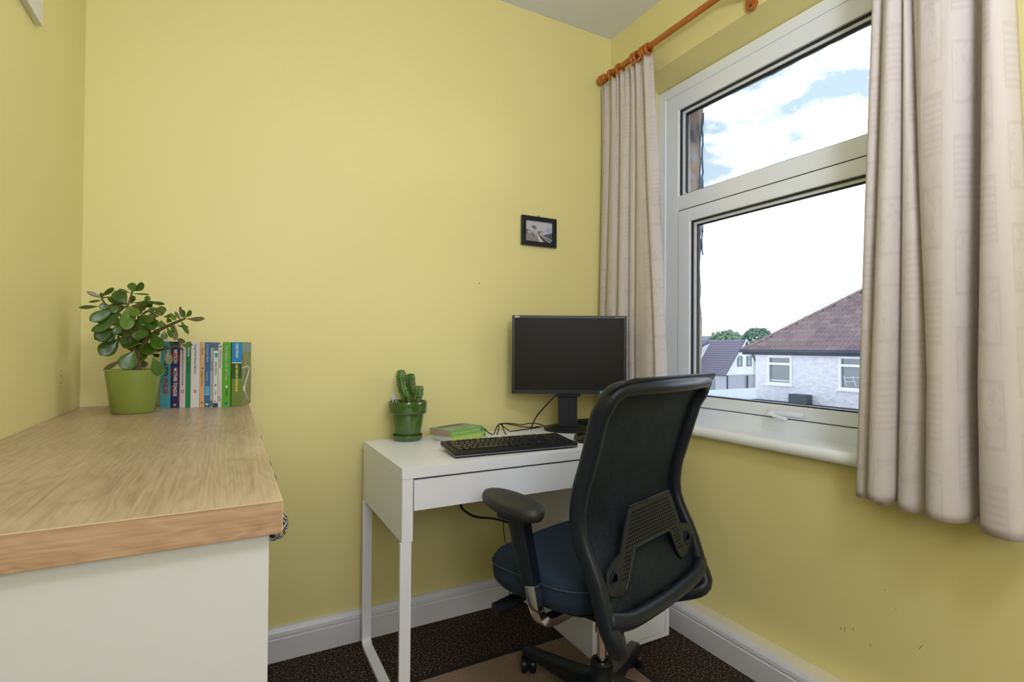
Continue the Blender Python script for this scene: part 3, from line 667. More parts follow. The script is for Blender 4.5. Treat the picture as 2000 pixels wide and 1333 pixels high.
# spine left edges measured along the row (metres), widths, heights
sp_list = [
 (.0265, .2005, 'teal'), (.0225, .2000, 'navy'), (.0155, .2000, 'shell'), (.0115, .2000, 'emerald'), (.0240, .2000, 'white'), (.0125, .1990, 'peach'), (.0130, .1990, 'blue'),
 (.0078, .1830, 'grey'), (.0125, .1730, 'paper'), (.0105, .1930, 'tree'), (.0225, .2000, 'grass'), (.0290, .2000, 'bus')]
GR = 'paperbacks standing in a row on the worktop'
pos = Vector((-.177, 1.893, .9127)); ZS = 1.118
for i, (w_, h_, key) in enumerate(sp_list):
    if key == 'teal':
        t = book('b', 'turquoise paperback with red and navy spine letters, first beside the plant pot', w_, h_, .108, [cm('teal', (.075, .34, .40))], loc=pos, rz=rz, group=GR)
        spine_text(t, 'S', w_, .168, .017, TXD, bold=.0004); spine_text(t, 'RUDD', w_, .126, .0165, TXD, .86, bold=.0005); spine_text(t, 'PULSE', w_, .079, .0165, TXR, .95, bold=.0005)
        band(t, .0225, .0240, TXD, w_, .012, .014); b = bmesh.new()
        for q in ((.008, .0045, .0085, .0125), (.018, .0045, .0185, .0125), (.008, .0045, .0185, .005), (.008, .012, .0185, .0125)): bx(b, q[0], -.0005, q[1], q[2], 0, q[3])
        obj('publisher_mark', b, TXD, t)
    elif key == 'navy':
        t = book('b', 'navy paperback with white capitals over a red pattern on the spine', w_, h_, .110, [cm('navy', (.022, .03, .13))], loc=pos, rz=rz, group=GR)
        for z0, z1, x0, x1 in ((.125, .155, .001, .009), (.125, .150, .016, .0223), (.060, .112, .0185, .0223), (.085, .105, .001, .006), (.035, .062, .001, .007), (.015, .045, .019, .0223)): band(t, z0, z1, cm('maroon', (.28, .02, .025)), w_, x0, x1)
        spine_text(t, 'BRYSON', w_, .158, .0125, TXW, .80, bold=.0003); spine_text(t, 'MOTHER TONGUE', w_, .108, .0125, TXW, .72, bold=.0003)
        obj('publisher_mark', lathe(bmesh.new(), [(0, .0004), (.0035, .0004), (.0035, 0), (0, 0)], 14), cm('pink', (.7, .3, .25)), t, loc=(w_/2, 0, .009), rot=(R(90), 0, 0))
    elif key in ('shell', 'white'):
        lb = 'narrow off-white paperback with small orange oval, between navy and green books' if key == 'shell' else 'widest white paperback with small black title and orange oval on the spine'
        t = book('b', lb, w_, h_, .110, [cm('shell', (.66, .60, .60)) if key == 'shell' else cm('whitecover', (.72, .70, .71))], loc=pos, rz=rz, group=GR)
        if key == 'shell': spine_text(t, 'George Orwell  Down and Out in Paris and London', w_, .158, .0075, TXD, .62)
        else: spine_text(t, 'George Orwell  Nineteen Eighty-Four', w_, .172, .0085, TXD, .62)
        mk = obj('publisher_mark', lathe(bmesh.new(), [(0, .0005), (.0038, .0005), (.0038, 0), (0, 0)], 16), cm('orange', (.45, .08, .03)), t, loc=(w_/2, 0, .049), rot=(R(90), 0, 0)); mk.scale = (1, 1.3, 1)
        mk = obj('mark_figure', lathe(bmesh.new(), [(0, .0008), (.0014, .0008), (.0014, 0), (0, 0)], 10), TXW, t, loc=(w_/2, 0, .049), rot=(R(90), 0, 0)); mk.scale = (1, 1.7, 1)
    elif key == 'emerald':
        t = book('b', 'thin emerald green paperback between the two off-white ones', w_, h_, .110, [cm('emerald', (.02, .24, .075))], loc=pos, rz=rz, group=GR)
        spine_text(t, 'GEORGE ORWELL', w_, .172, .0075, TXW, .55, bold=.0002); spine_text(t, 'Animal Farm', w_, .124, .0085, TXD, .68)
    elif key == 'peach':
        t = book('b', 'pale orange paperback with a small emblem halfway down the spine', w_, h_, .110, [cm('peach', (.70, .43, .20))], loc=pos, rz=rz, group=GR)
        spine_text(t, 'Van Loon', w_, .162, .0080, TXD, .60); spine_text(t, 'A Passenger to Teheran', w_, .100, .0070, TXD, .62)
        obj('publisher_mark', lathe(bmesh.new(), [(0, .0005), (.003, .0005), (.003, 0), (0, 0)], 12), cm('orange', (.45, .08, .03)), t, loc=(w_/2, 0, .119), rot=(R(90), 0, 0))
        obj('foot_mark', lathe(bmesh.new(), [(0, .0005), (.0026, .0005), (.0026, 0), (0, 0)], 12), TXD, t, loc=(w_/2, 0, .014), rot=(R(90), 0, 0))
    elif key == 'blue':
        t = book('b', 'mid blue paperback with pale blue band and yellow oval at the foot', w_, h_, .110, [cm('blue', (.04, .155, .42))], loc=pos, rz=rz, group=GR)
        band(t, .034, .058, cm('skyband', (.08, .42, .70)), w_); band(t, .0335, .0345, TXW, w_, y=-.0004)
        spine_text(t, 'A Summer Book', w_, .172, .0100, TXG, .72); spine_text(t, 'Tove Jansson', w_, .098, .0080, TXG, .62)
        mk = obj('publisher_mark', lathe(bmesh.new(), [(0, .0005), (.0048, .0005), (.0048, 0), (0, 0)], 16), TXY, t, loc=(w_/2, 0, .0088), rot=(R(90), 0, 0)); mk.scale = (1, .6, 1)
    elif key == 'grey':
        t = book('b', 'very thin grey book squeezed beside the blue paperback', w_, h_, .120, [cm('greyblue', (.38, .43, .46))], loc=pos, rz=rz, group=GR)
        spine_text(t, 'A Short Guide', w_, .125, .0055, TXD, .8)
        band(t, .003, .018, cm('slate', (.14, .17, .2)), w_)
    elif key == 'paper':
        t = book('b', 'shortest book of the row, white with small blue picture and navy foot', w_, h_, .115, [cm('whitecover', (.72, .70, .71))], loc=pos, rz=rz, group=GR)
        band(t, .0, .011, cm('navyfoot', (.03, .05, .13)), w_); band(t, .137, .149, cm('picblue', (.05, .28, .45)), w_, .0035, .0115)
        spine_text(t, 'FINE BIRDS', w_, .124, .0088, cm('midgrey', (.16, .18, .20)), .85); spine_text(t, 'Collins', w_, .045, .0055, TXD, .8)
        b = bmesh.new()
        for a in (0, .9, 2.0): tube(b, [(w_/2-.0025*math.cos(a), -.0005, .067-.0035*math.sin(a)), (w_/2+.0025*math.cos(a), -.0005, .067+.0035*math.sin(a))], .0006, 4)
        for a in (.6, 2.2): tube(b, [(w_/2-.0025*math.cos(a), -.0005, .018-.0025*math.sin(a)), (w_/2+.0025*math.cos(a), -.0005, .018+.0025*math.sin(a))], .0005, 4)
        obj('bird_mark', b, TXD, t)
    elif key == 'tree':
        t = book('b', 'slim white paperback with a green title, beside the lime green one', w_, h_, .112, [cm('ivory', (.68, .70, .62))], loc=pos, rz=rz, group=GR)
        spine_text(t, "What's that tree?", w_, .158, .0090, cm('treegreen', (.05, .12, .03)), .82); spine_text(t, 'The natural guide', w_, .075, .006, TXG, .8); spine_text(t, 'garden', w_, .030, .007, TXD, .8)
        obj('publisher_mark', lathe(bmesh.new(), [(0, .0005), (.0025, .0005), (.0025, 0), (0, 0)], 12), TXD, t, loc=(w_/2, 0, .186), rot=(R(90), 0, 0))
    elif key == 'grass':
        t = book('b', 'bright lime green paperback with silver title and blue oval at the foot', w_, h_, .112, [cm('grass', (.10, .40, .025))], loc=pos, rz=rz, group=GR)
        spine_text(t, 'The Hidden Life of Trees', w_, .172, .0125, TXG, .78); spine_text(t, 'MABEY', w_, .050, .0080, TXD, .85)
        obj('flower_mark', lathe(bmesh.new(), [(0, .0005), (.0036, .0005), (.0036, 0), (0, 0)], 7), TXW, t, loc=(w_/2, 0, .062), rot=(R(90), 0, 0))
        mk = obj('publisher_mark', lathe(bmesh.new(), [(0, .0005), (.0052, .0005), (.0052, 0), (0, 0)], 16), cm('markblue', (.01, .12, .45)), t, loc=(w_/2, 0, .0105), rot=(R(90), 0, 0)); mk.scale = (1, .7, 1)
    else:
        pos = pos + Vector((.0016, -.001, 0))
        t = book('b', 'last paperback of the row, countryside cover with bright blue panel and yellow title', w_, h_, .112, [two_noise('cover_countryside', [(.04, .09, .02), (.16, .20, .06), (.24, .23, .16)], .35, 30)], loc=pos, rz=rz-R(1), group=GR)
        band(t, .123, .1795, cm('cyan', (.015, .25, .62)), w_); band(t, .078, .121, cm('darkgreen', (.02, .09, .035)), w_); band(t, .002, .077, cm('olive', (.16, .24, .05)), w_)
        band(t, .1205, .1235, cm('cream', (.7, .65, .45)), w_, y=-.0005)
        spine_text(t, 'CHRIS STEWART', w_, .175, .0090, TXW, .60, bold=.0003); spine_text(t, 'LAST DAYS OF THE BUS CLUB', w_, .117, .0090, TXY, .62, bold=.0004)
        # front cover faces right: pale picture blocks and a winding road
        b = bmesh.new(); bx(b, w_, .004, .168, w_+.0003, .108, .197); obj('cover_sky', b, cm('coversky', (.14, .28, .34)), t)
        b = bmesh.new(); tube(b, smoothpts([(w_+.0003, .004, .12), (w_+.0003, .085, .118), (w_+.0003, .04, .07), (w_+.0003, .03, .05), (w_+.0003, .08, .012)], 6), .0018, 5); obj('cover_road', b, TXW, t)
        obj('cover_bus', BX(w_, .018, .046, w_+.0006, .042, .062), TXW, t)
    pos = pos + ex*(w_+.0012)
    if key in ('paper', ): pass

# ================================================================ picture frame
pf = thing('picture_frame', 'small black framed railway photograph hanging on the back wall', 'picture', (1.226, YW, 1.557))
Wf, Hf, fr_ = .181, .132, .020
b = bmesh.new()
for q in ((-Wf/2, 0, Wf/2, fr_), (-Wf/2, Hf-fr_, Wf/2, Hf), (-Wf/2, fr_, -Wf/2+fr_, Hf-fr_), (Wf/2-fr_, fr_, Wf/2, Hf-fr_)): bx(b, q[0], -.016, q[1], q[2], -.001, q[3], .0012)
obj('frame', b, mat('frame_black', (.010, .011, .018), .35), pf)
pr = obj('photo_print', BX(-Wf/2+fr_, -.008, fr_, Wf/2-fr_, -.006, Hf-fr_), cm('print_sky', (.52, .53, .58)), pf)
def flatpoly(name, pts, c, k, layer=1):
    x0, z0, W2, H2 = -Wf/2+fr_, fr_, Wf-2*fr_, Hf-2*fr_
    b = bmesh.new(); prism(b, [(x0+W2*u, z0+H2*v) for u, v in pts], 0, .0001+.00012*layer, PM((0, -.008, 0), (1, 0, 0), (0, 0, 1), (0, -1, 0)))
    obj(name, b, cm(k, c), pr)
flatpoly('print_platform', [(0, 0), (.52, 0), (.42, .35), (0, .38)], (.28, .26, .25), 'pr1')
flatpoly('print_platform_edge', [(.52, 0), (.68, 0), (.47, .33), (.44, .34)], (.62, .62, .60), 'pr2', 2)
flatpoly('print_track', [(.68, 0), (1, 0), (1, .10), (.62, .30), (.47, .36)], (.07, .07, .08), 'pr3')
flatpoly('print_rail', [(.88, .02), (.96, .02), (.62, .28), (.60, .27)], (.5, .5, .5), 'pr4', 2)
flatpoly('print_rail', [(.97, .10), (1, .12), (.64, .31), (.62, .30)], (.5, .5, .5), 'pr4', 2)
flatpoly('print_bank', [(1, .14), (1, .52), (.74, .40), (.64, .33)], (.09, .10, .13), 'pr5')
flatpoly('print_train', [(.42, .40), (.50, .36), (.66, .36), (.67, .50), (.60, .56), (.46, .52)], (.18, .18, .2), 'pr6', 2)
flatpoly('print_train_front', [(.54, .37), (.65, .37), (.66, .49), (.55, .50)], (.5, .48, .42), 'pr7', 3)
flatpoly('print_shelter', [(0, .38), (.26, .36), (.27, .46), (.16, .54), (0, .58)], (.20, .17, .18), 'pr8')
flatpoly('print_shelter_window', [(.09, .40), (.22, .40), (.22, .48), (.09, .50)], (.55, .52, .50), 'pr9', 2)
flatpoly('print_tree', [(.22, .68), (.30, .62), (.40, .62), (.42, .72), (.34, .80), (.25, .78)], (.16, .17, .18), 'pr10')
flatpoly('print_signal', [(.31, .30), (.35, .30), (.35, .64), (.31, .64)], (.3, .38, .42), 'pr11', 2)
flatpoly('print_person', [(.27, .28), (.31, .28), (.31, .38), (.27, .38)], (.04, .04, .05), 'pr12', 3)
flatpoly('print_cloud', [(.72, .55), (.95, .50), (1, .75), (.80, .72)], (.36, .42, .55), 'pr13')
b = bmesh.new(); tube(b, [(.0045*math.cos(t*PI/6), -.004, Hf+.004+.004*math.sin(t*PI/6)) for t in range(12)], .0012, 6, closed=True)
obj('hanging_hook', b, mat('brass', (.35, .24, .06), .3, metal=1), pf)

# ================================================================ desk
DX0, DX1, DY0, DY1 = .447, 1.497, 1.490, 1.985
dk = thing('desk', 'white desk with one wide drawer and a side cupboard, against the back wall', 'desk', (DX0, DY0, 0))
def D(b): bmesh.ops.translate(b, vec=(-DX0, -DY0, 0), verts=b.verts); return b
obj('desktop', D(BX(DX0, DY0, .717, DX1, DY1, .750, bev=.001)), M_desk, dk)
obj('side_panel', D(BX(DX0+.001, DY0+.001, .534, DX0+.034, DY1-.002, .7165, bev=.0008)), M_desk, dk)
obj('drawer_box', D(BX(DX0+.045, DY0+.03, .635, 1.128, DY1-.03, .706)), M_desk, dk)
obj('drawer_front', D(BX(DX0+.0365, DY0+.001, .622, 1.130, DY0+.019, .711, bev=.0006)), M_desk, dk)
obj('back_rail', D(BX(DX0+.034, DY1-.018, .60, 1.134, DY1-.003, .7165)), M_desk, dk)
obj('shadow_gap', D(BX(DX0+.0345, DY0+.012, .7112, 1.1335, DY0+.02, .7168)), M_gap, dk)
obj('drawer_gap', D(BX(DX0+.0342, DY0+.004, .622, DX0+.0364, DY0+.02, .7112)), M_gap, dk)
# U shaped metal leg: front post, floor runner, back post
pr_ = [(-.0165, -.006), (.0165, -.006), (.0165, .006), (-.0165, .006)]
b = bmesh.new()
bx(b, DX0-.003, DY0+.001, .0, DX0+.030, DY0+.013, .5335, .001)
bx(b, DX0-.003, DY1-.022, .03, DX0+.030, DY1-.010, .5335, .001)
P = [(DX0+.0135, DY1-.016, .07)]+[(DX0+.0135, DY1-.016-.03*(1-math.cos(t*PI/12)), .036-.030*math.sin(t*PI/12)+.0) for t in range(0, 7)]+[(DX0+.0135, DY0+.007, .006)]
sweep(b, P, pr_, up=(1, 0, 0)) if False else sweep(b, P, [(y, x) for x, y in pr_][::-1], up=(1, 0, 0))
obj('leg', D(b), M_desk, dk)
# side cupboard
b = bmesh.new()
bx(b, 1.134, DY0+.001, .006, 1.149, DY1-.002, .7165, .0006); bx(b, DX1-.018, DY0+.001, .006, DX1, DY1-.002, .7165, .0006)
bx(b, 1.149, DY0+.001, .006, DX1-.018, DY1-.002, .022); bx(b, 1.149, DY1-.02, .022, DX1-.018, DY1-.004, .7165); bx(b, 1.149, DY0+.001, .7, DX1-.018, DY1-.02, .7165)
obj('cupboard_case', D(b), M_desk, dk)
b = bmesh.new()
bx(b, 1.1515, DY0+.0015, .0245, DX1-.0205, DY0+.018, .6975, .0006)
obj('cupboard_door', D(b), M_desk, dk)

# ================================================================ things on the desk
ZT = .7503
# cactus
cp = thing('potted_cactus', 'columnar cactus in a glossy dark green pot at the left end of the desk', 'plant', (.602, 1.942, ZT))
obj('saucer', lathe(bmesh.new(), [(0, 0), (.050, 0), (.0545, .004), (.058, .018), (.0575, .021), (.055, .020), (.051, .007), (0, .007)], 36), M_potcac, cp, smooth=True)
b = bmesh.new(); lathe(b, [(0, .0075), (.045, .0075), (.048, .012), (.0605, .096), (.0605, .100), (.0685, .101), (.0715, .105), (.073, .142), (.072, .146), (.068, .146), (.065, .142), (.062, .10), (0, .10)], 40)
obj('pot', b, M_potcac, cp, auto=50)
obj('soil', lathe(bmesh.new(), [(0, .130), (.03, .132), (.064, .128), (.062, .126), (0, .126)], 24), M_soil, cp)
def cactus_stem(path, rad, ribs=6):
    P = smoothpts(path, 6); n = len(P); b = bmesh.new(); prof = []
    for k in range(ribs*4):
        a = 2*PI*k/(ribs*4); rr = 1.0 if k % 4 == 0 else (.80 if k % 4 in (1, 3) else .66); prof.append((rr*math.cos(a), rr*math.sin(a)))
    sc = []
    for i in range(n):
        t = i/(n-1); s = rad*(.62+.38*min(1, t*3.5)); s *= (1-max(0, (t-.86)/.14)**2.2*.93)
        s *= 1+.05*math.sin(t*40); sc.append(max(s, rad*.06))
    sweep(b, P, prof, scale=sc); st = obj('stem', b, M_cact, cp, smooth=False)
    fr_ = frames(P); b = bmesh.new(); 
    for k in range(ribs):
        for i in range(2, n-1):
            a = 2*PI*k/ribs; c = P[i]+(fr_[i][0]*math.cos(a)+fr_[i][1]*math.sin(a))*sc[i]
            d = (c-P[i]).normalized(); 
            for dz in (-.5, .5): tube(b, [c-d*.001, c+d*.0035+Vector((0, 0, dz*.003))], .0009, 3)
    sp_ = obj('spines', b, M_spine, st); sp_['kind'] = 'stuff'
def cj(u, v, dep): # metres across (camera right) and up, dep away
    return A_*u + B_*dep + Z_*v
cactus_stem([cj(.004, .128, 0), cj(-.008, .165, 0), cj(-.022, .21, 0), cj(-.028, .265, 0)], .0185, 6)
cactus_stem([cj(.022, .128, .012), cj(.016, .17, .014), cj(.008, .21, .016), cj(.006, .250, .018)], .016, 6)
cactus_stem([cj(.026, .128, -.005), cj(.034, .15, -.004), cj(.042, .175, 0), cj(.043, .205, .0)], .0145, 6)
cactus_stem([cj(.014, .126, -.02), cj(.012, .145, -.022), cj(.006, .172, -.024)], .0095, 5)
b = bmesh.new(); prism(b, [(-.006, 0), (.006, 0), (.006, .036), (.003, .045), (-.008, .043), (-.008, .03)], 0, .0008, PM((-.046, .012, .128), (.88, -.475, 0), (-.15, .0, 1), (.475, .88, 0)))
pl = obj('plant_label', b, mat('label_pale_blue', (.60, .62, .80), .5), cp)
b = bmesh.new(); prism(b, [(-.004, 0), (.004, 0), (.0025, .022), (-.003, .024)], 0, .0006, PM((-.0455, .0112, .129), (.88, -.475, 0), (-.15, .0, 1), (.475, .88, 0)))
obj('label_picture', b, cm('label_dark', (.05, .12, .2)), pl)

# two paperbacks lying flat
def flat_book(label, loc, rz, w, d, h, spine_m, top_m, pg, foot, title, top_poly=None):
    """spine along local X on the -Y side; w = spine length, d = cover width, h = thickness"""
    t = thing('paperback', label, 'book', loc, rz, 'paperbacks lying on the desk')
    b = bmesh.new(); bx(b, 0, 0, h-.001, w, d, h, mi=0); bx(b, 0, 0, 0, w, d, .001, mi=0); obj('cover', b, top_m, t)
    obj('spine', BX(0, -.0008, 0, w, .0006, h), spine_m, t)
    obj('pages', BX(.001, .0007, .001, w-.001, d-.001, h-.001), pg, t)
    text(title, h*.55, TXG, t, PM((.012, -.0010, h*.5), (1, 0, 0), (0, 0, 1), (0, -1, 0)), 'title_lettering', sx=.9)
    obj('publisher_mark', lathe(bmesh.new(), [(0, .0005), (.0055, .0005), (.0055, 0), (0, 0)], 14), cm('markblue', (.01, .12, .45)), t, loc=(w-.012, -.0008, h/2), rot=(R(90), 0, 0))
    return t
M_cov1 = two_noise('cover_painted_landscape', [(.10, .22, .16), (.17, .33, .13), (.10, .27, .33), (.30, .42, .45)], .3, 14, (1, 2.2, 1), 4, 0, (.38, .62))
fb1 = flat_book('lower of the two lying paperbacks, white page edge and yellow-green spine', (.727, 1.800, ZT), R(20.5), .178, .110, .0230, cm('limeyellow', (.38, .52, .06)), cm('covlower', (.3, .42, .2)), M_white, 0, 'A Summer in Spain  STEWART')
fb2 = flat_book('upper of the two lying paperbacks, painted landscape cover and lime spine', (.716, 1.795, ZT+.0234), R(21.5), .178, .113, .0215, cm('limegreen', (.19, .42, .04)), M_cov1, M_paper2, 0, 'Driving over Lemons  STEWART')
b = bmesh.new(); bx(b, .03, .08, .0216, .15, .1125, .0219); obj('cover_title_panel', b, cm('covbrown', (.10, .07, .05)), fb2)

# keyboard
kb = thing('keyboard', 'black full-size keyboard near the front edge of the desk', 'keyboard', (.864, 1.608, ZT), R(-2.6))
kw, kd = .456, .152
b = bmesh.new(); tilt = R(5)
bx(b, -kw/2, -kd/2, .002, kw/2, kd/2, .018, .004); bmesh.ops.rotate(b, cent=(0, -kd/2, 0), matrix=Matrix.Rotation(tilt, 3, 'X'), verts=b.verts)
obj('case', b, M_black, kb, auto=40)
b = bmesh.new(); bx(b, -kw/2-.0008, -kd/2-.0008, .0065, kw/2+.0008, kd/2, .0085); bmesh.ops.rotate(b, cent=(0, -kd/2, 0), matrix=Matrix.Rotation(tilt, 3, 'X'), verts=b.verts)
obj('silver_line', b, M_silver, kb)
b = bmesh.new()
for sx in (-1, 1): bx(b, sx*.18-.012, .050, 0, sx*.18+.012, .062, .016)
obj('foot', b, M_black, kb)
kmesh = {}
def key(x, y, wk, dk_=.0165):
    k_ = (round(wk, 4), dk_)
    if k_ not in kmesh:
        b = bmesh.new(); lo = [b.verts.new((sx*wk/2, sy*dk_/2, 0)) for sx, sy in ((-1, -1), (1, -1), (1, 1), (-1, 1))]; hi = [b.verts.new((sx*(wk/2-.0022), sy*(dk_/2-.002)+.0006, .0065)) for sx, sy in ((-1, -1), (1, -1), (1, 1), (-1, 1))]
        b.faces.new(hi); 
        for i in range(4): b.faces.new((lo[i], lo[(i+1) % 4], hi[(i+1) % 4], hi[i]))
        b.faces.new(lo[::-1]); me = bpy.data.meshes.new('key'); b.to_mesh(me); b.free(); me.materials.append(M_keyc); kmesh[k_] = me
    o = bpy.data.objects.new('key', kmesh[k_]); COL.objects.link(o); o.parent = kb
    yy = y + kd/2; o.location = (x, -kd/2+yy*math.cos(tilt)-.018*math.sin(tilt), .018*math.cos(tilt)+yy*math.sin(tilt)-.0005); o.rotation_euler = (tilt, 0, 0)
M_keyc = mat('key_plastic', (.012, .013, .015), .30, spec=.4)
u = .0188; x0 = -kw/2+.013; ys = [-.050, -.0315, -.013, .0055, .024]
rows = [[1.25, 1.25, 1.25, 6.25, 1.25, 1.25, 1.25, 1.25], [1.25]+[1]*11+[2.75], [1.75]+[1]*11+[2.25], [1.5]+[1]*12+[1.5], [1]*13+[2]]
for y, rw in zip(ys, rows):
    x = x0
    for wk in rw: key(x+wk*u/2, y, wk*u-.0018); x += wk*u
x = x0
for i, g in enumerate([0, .018, 0, 0, 0, .009, 0, 0, 0, .009, 0, 0, 0]): x += g; key(x+u/2, .050, u-.0018, .0145); x += u
xn = x0+15*u+.006
for i in range(3): key(xn+u*(i+.5), .024, u-.0018); key(xn+u*(i+.5), .0055, u-.0018); key(xn+u*(i+.5), -.050, u-.0018); key(xn+u*(i+.5), .050, u-.0018, .0145)
key(xn+u*1.5, -.0315, u-.0018)
xp = xn+3*u+.006
for j, y in enumerate(ys):
    for i in range(4):
        if xp+u*(i+1) < kw/2-.004+u*.6: key(xp+u*(i+.5)*.93, y, u*.93-.0018)

# mouse
ms_ = thing('computer_mouse', 'small black mouse to the right of the keyboard', 'mouse', (1.178, 1.618, ZT), R(-12))
b = bmesh.new(); bmesh.ops.create_uvsphere(b, u_segments=24, v_segments=14, radius=1)
for v in b.verts:
    v.co.x *= .031*(1-.12*v.co.y); v.co.y *= .054; v.co.z = max(-.001, v.co.z)*.031 if v.co.z > 0 else v.co.z*.004
    v.co.z += .004
obj('shell', b, M_glossblack, ms_, smooth=True)
obj('wheel', tube(bmesh.new(), [(-.003, .034, .026), (.003, .034, .026)], .007, 12), M_black, ms_)

# monitor
mo = thing('monitor', 'black flat-screen monitor switched off, at the right end of the desk', 'monitor', (1.283, 1.872, ZT), R(-28.4))
sw_, sh = .478, .327; mz0 = .159; my = -.062
obj('base', lathe(bmesh.new(), [(0, 0), (.098, 0), (.101, .004), (.1005, .009), (.096, .012), (.03, .017), (0, .017)], 48), M_black, mo, auto=40)
obj('stand_column', BX(-.040, -.022, .0165, .040, .012, .17, bev=.003), M_bezel, mo)
obj('tilt_bracket', BX(-.05, -.046, .146, .05, .002, .25, bev=.003), M_bezel, mo)
b = bmesh.new(); bx(b, -sw_/2, my, mz0, sw_/2, my+.016, mz0+sh, .0025); bx(b, -sw_/2+.03, my+.016, mz0+.03, sw_/2-.03, my+.03, mz0+sh-.03, .006)
mox = -.008
for v in b.verts: v.co.x += 0
obj('housing', b, M_bezel, mo)
b = bmesh.new(); bt, bs, bb_ = .0125, .0125, .015
obj('side_trim', BX(-sw_/2-.0012, my+.003, mz0, -sw_/2+.0006, my+.013, mz0+sh), M_silver, mo)
for q in ((-sw_/2, mz0, sw_/2, mz0+bb_), (-sw_/2, mz0+sh-bt, sw_/2, mz0+sh), (-sw_/2, mz0+bb_, -sw_/2+bs, mz0+sh-bt), (sw_/2-bs, mz0+bb_, sw_/2, mz0+sh-bt)): bx(b, q[0], my-.004, q[1], q[2], my+.001, q[3], .0008)
obj('bezel', b, M_bezel, mo)
obj('screen', BX(-sw_/2+bs-.001, my-.0012, mz0+bb_-.001, sw_/2-bs+.001, my+.001, mz0+sh-bt+.001), M_screen, mo)
FM = lambda x, z: PM((x, my-.0042, z), (1, 0, 0), (0, 0, 1), (0, -1, 0))
text('NEC', .0085, TXW, mo, FM(-sw_/2+.010, mz0+sh-.0065), 'maker_lettering', sx=1.25, bold=.0004)
text('MultiSync EA222WMe', .0046, TXG, mo, FM(sw_/2-.050, mz0+sh-.0068), 'model_lettering')
eb = obj('energy_sticker', BX(.128, my-.0044, mz0+.0015, .1415, my-.004, mz0+.0145), cm('stickerblue', (.03, .28, .50)), mo)
text('*', .016, TXW, mo, FM(.1315, mz0+.005), 'sticker_mark')
b = bmesh.new()
for x in (-.004, .008): bx(b, x, my-.0044, mz0+.006, x+.003, my-.004, mz0+.008)
obj('buttons', b, M_glossblack, mo)
text('', .01, TXW, mo, FM(0, 0)) if False else None

def cable(label, pts, r, name='cable', grp=None, k=7):
    P = smoothpts(pts, k); o0 = Vector(pts[0]); o = obj(name, tube(bmesh.new(), [p-o0 for p in P], r, 7), M_cable, smooth=True, loc=o0); tag(o, label, 'cable', grp); return o
cable('thin black cable dropping from the monitor to the desk beside its round base', [(1.205, 1.84, .905), (1.185, 1.87, .87), (1.16, 1.92, .81), (1.150, 1.95, .756), (1.17, 1.97, .753), (1.21, 1.985, .753)], .0028)
zc = ZT+.0025
cable('black cable loop arching over the desk behind the keyboard, curled at its left end', [(.912, 1.902, zc+.012), (.905, 1.91, zc+.018), (.915, 1.925, zc+.020), (.930, 1.915, zc+.004), (.945, 1.90, zc), (.97, 1.92, zc+.025), (1.0, 1.94, zc+.033), (1.05, 1.94, zc+.030), (1.09, 1.93, zc+.024), (1.12, 1.90, zc+.032), (1.15, 1.86, zc+.028), (1.17, 1.80, zc+.006), (1.13, 1.72, zc), (1.10, 1.69, zc+.004)], .0022)
cable('black cable strand forming the middle arch behind the keyboard', [(.95, 1.88, zc), (.965, 1.895, zc+.018), (.985, 1.93, zc+.034), (1.01, 1.94, zc+.020), (1.03, 1.93, zc+.003), (1.06, 1.935, zc), (1.20, 1.97, zc)], .0022)
cable('black cable strand running low along the wall behind the keyboard', [(.985, 1.87, zc), (.99, 1.90, zc+.014), (1.01, 1.945, zc+.030), (1.06, 1.955, zc+.022), (1.12, 1.965, zc+.008), (1.18, 1.975, zc), (1.23, 1.985, zc)], .0022)
pb = obj('power_block', BX(-.045, -.018, 0, .045, .018, .030, bev=.004), M_black, loc=(1.438, 1.935, ZT)); tag(pb, 'small black box on the desk to the right of the monitor base', 'power supply')
cable('tangle of black cable lying over the right side of the monitor base', [(1.335, 1.90, zc+.022), (1.36, 1.88, zc+.030), (1.39, 1.87, zc+.028), (1.41, 1.86, zc+.014), (1.43, 1.84, zc+.004), (1.41, 1.82, zc), (1.385, 1.84, zc+.010), (1.40, 1.87, zc+.022), (1.44, 1.88, zc+.010), (1.47, 1.90, zc)], .0035)
cable('thick black cable sagging beneath the desk drawer towards the chair', [(.80, 1.86, .62), (.795, 1.88, .50), (.83, 1.89, .455), (.88, 1.90, .428), (.95, 1.90, .412), (1.02, 1.89, .385), (1.08, 1.86, .35), (1.15, 1.85, .30), (1.13, 1.95, .10), (1.10, 1.97, .006)], .0045)
cable('thin black lead hanging in a loop under the desk behind the armrest', [(1.005, 1.90, .63), (.998, 1.90, .45), (.993, 1.90, .38), (1.0, 1.90, .32), (1.02, 1.90, .25), (1.04, 1.93, .10), (1.06, 1.97, .005)], .0020)

# ================================================================ office chair
ch = thing('office_chair', 'black office chair with mesh back and navy seat, turned to the desk', 'chair', (.974, 1.236, 0), R(18))
PF = [(1.03, -.222), (1.005, -.203), (.94, -.162), (.88, -.143), (.82, -.126), (.75, -.103), (.70, -.096), (.655, -.096), (.61, -.112), (.55, -.144), (.51, -.160), (.445, -.182), (.39, -.202), (.35, -.215)]
def pf_(z):
    for (z1, f1), (z0, f0) in zip(PF, PF[1:]):
        if z0 <= z <= z1: return f0+(f1-f0)*(z-z0)/(z1-z0)
    return PF[0][1] if z > PF[0][0] else PF[-1][1]
def rw(z): return .250+.012*max(0, (z-.85)/.17)-.004*max(0, (.5-z)/.1)
path = []
for z in (.44, .48, .52, .56, .60, .64, .68, .72, .76, .80, .85, .90, .94, .965): path.append((-rw(z), pf_(z), z))
path += [(-.250, -.190, .990), (-.232, -.202, 1.003), (-.20, -.212, 1.008)]
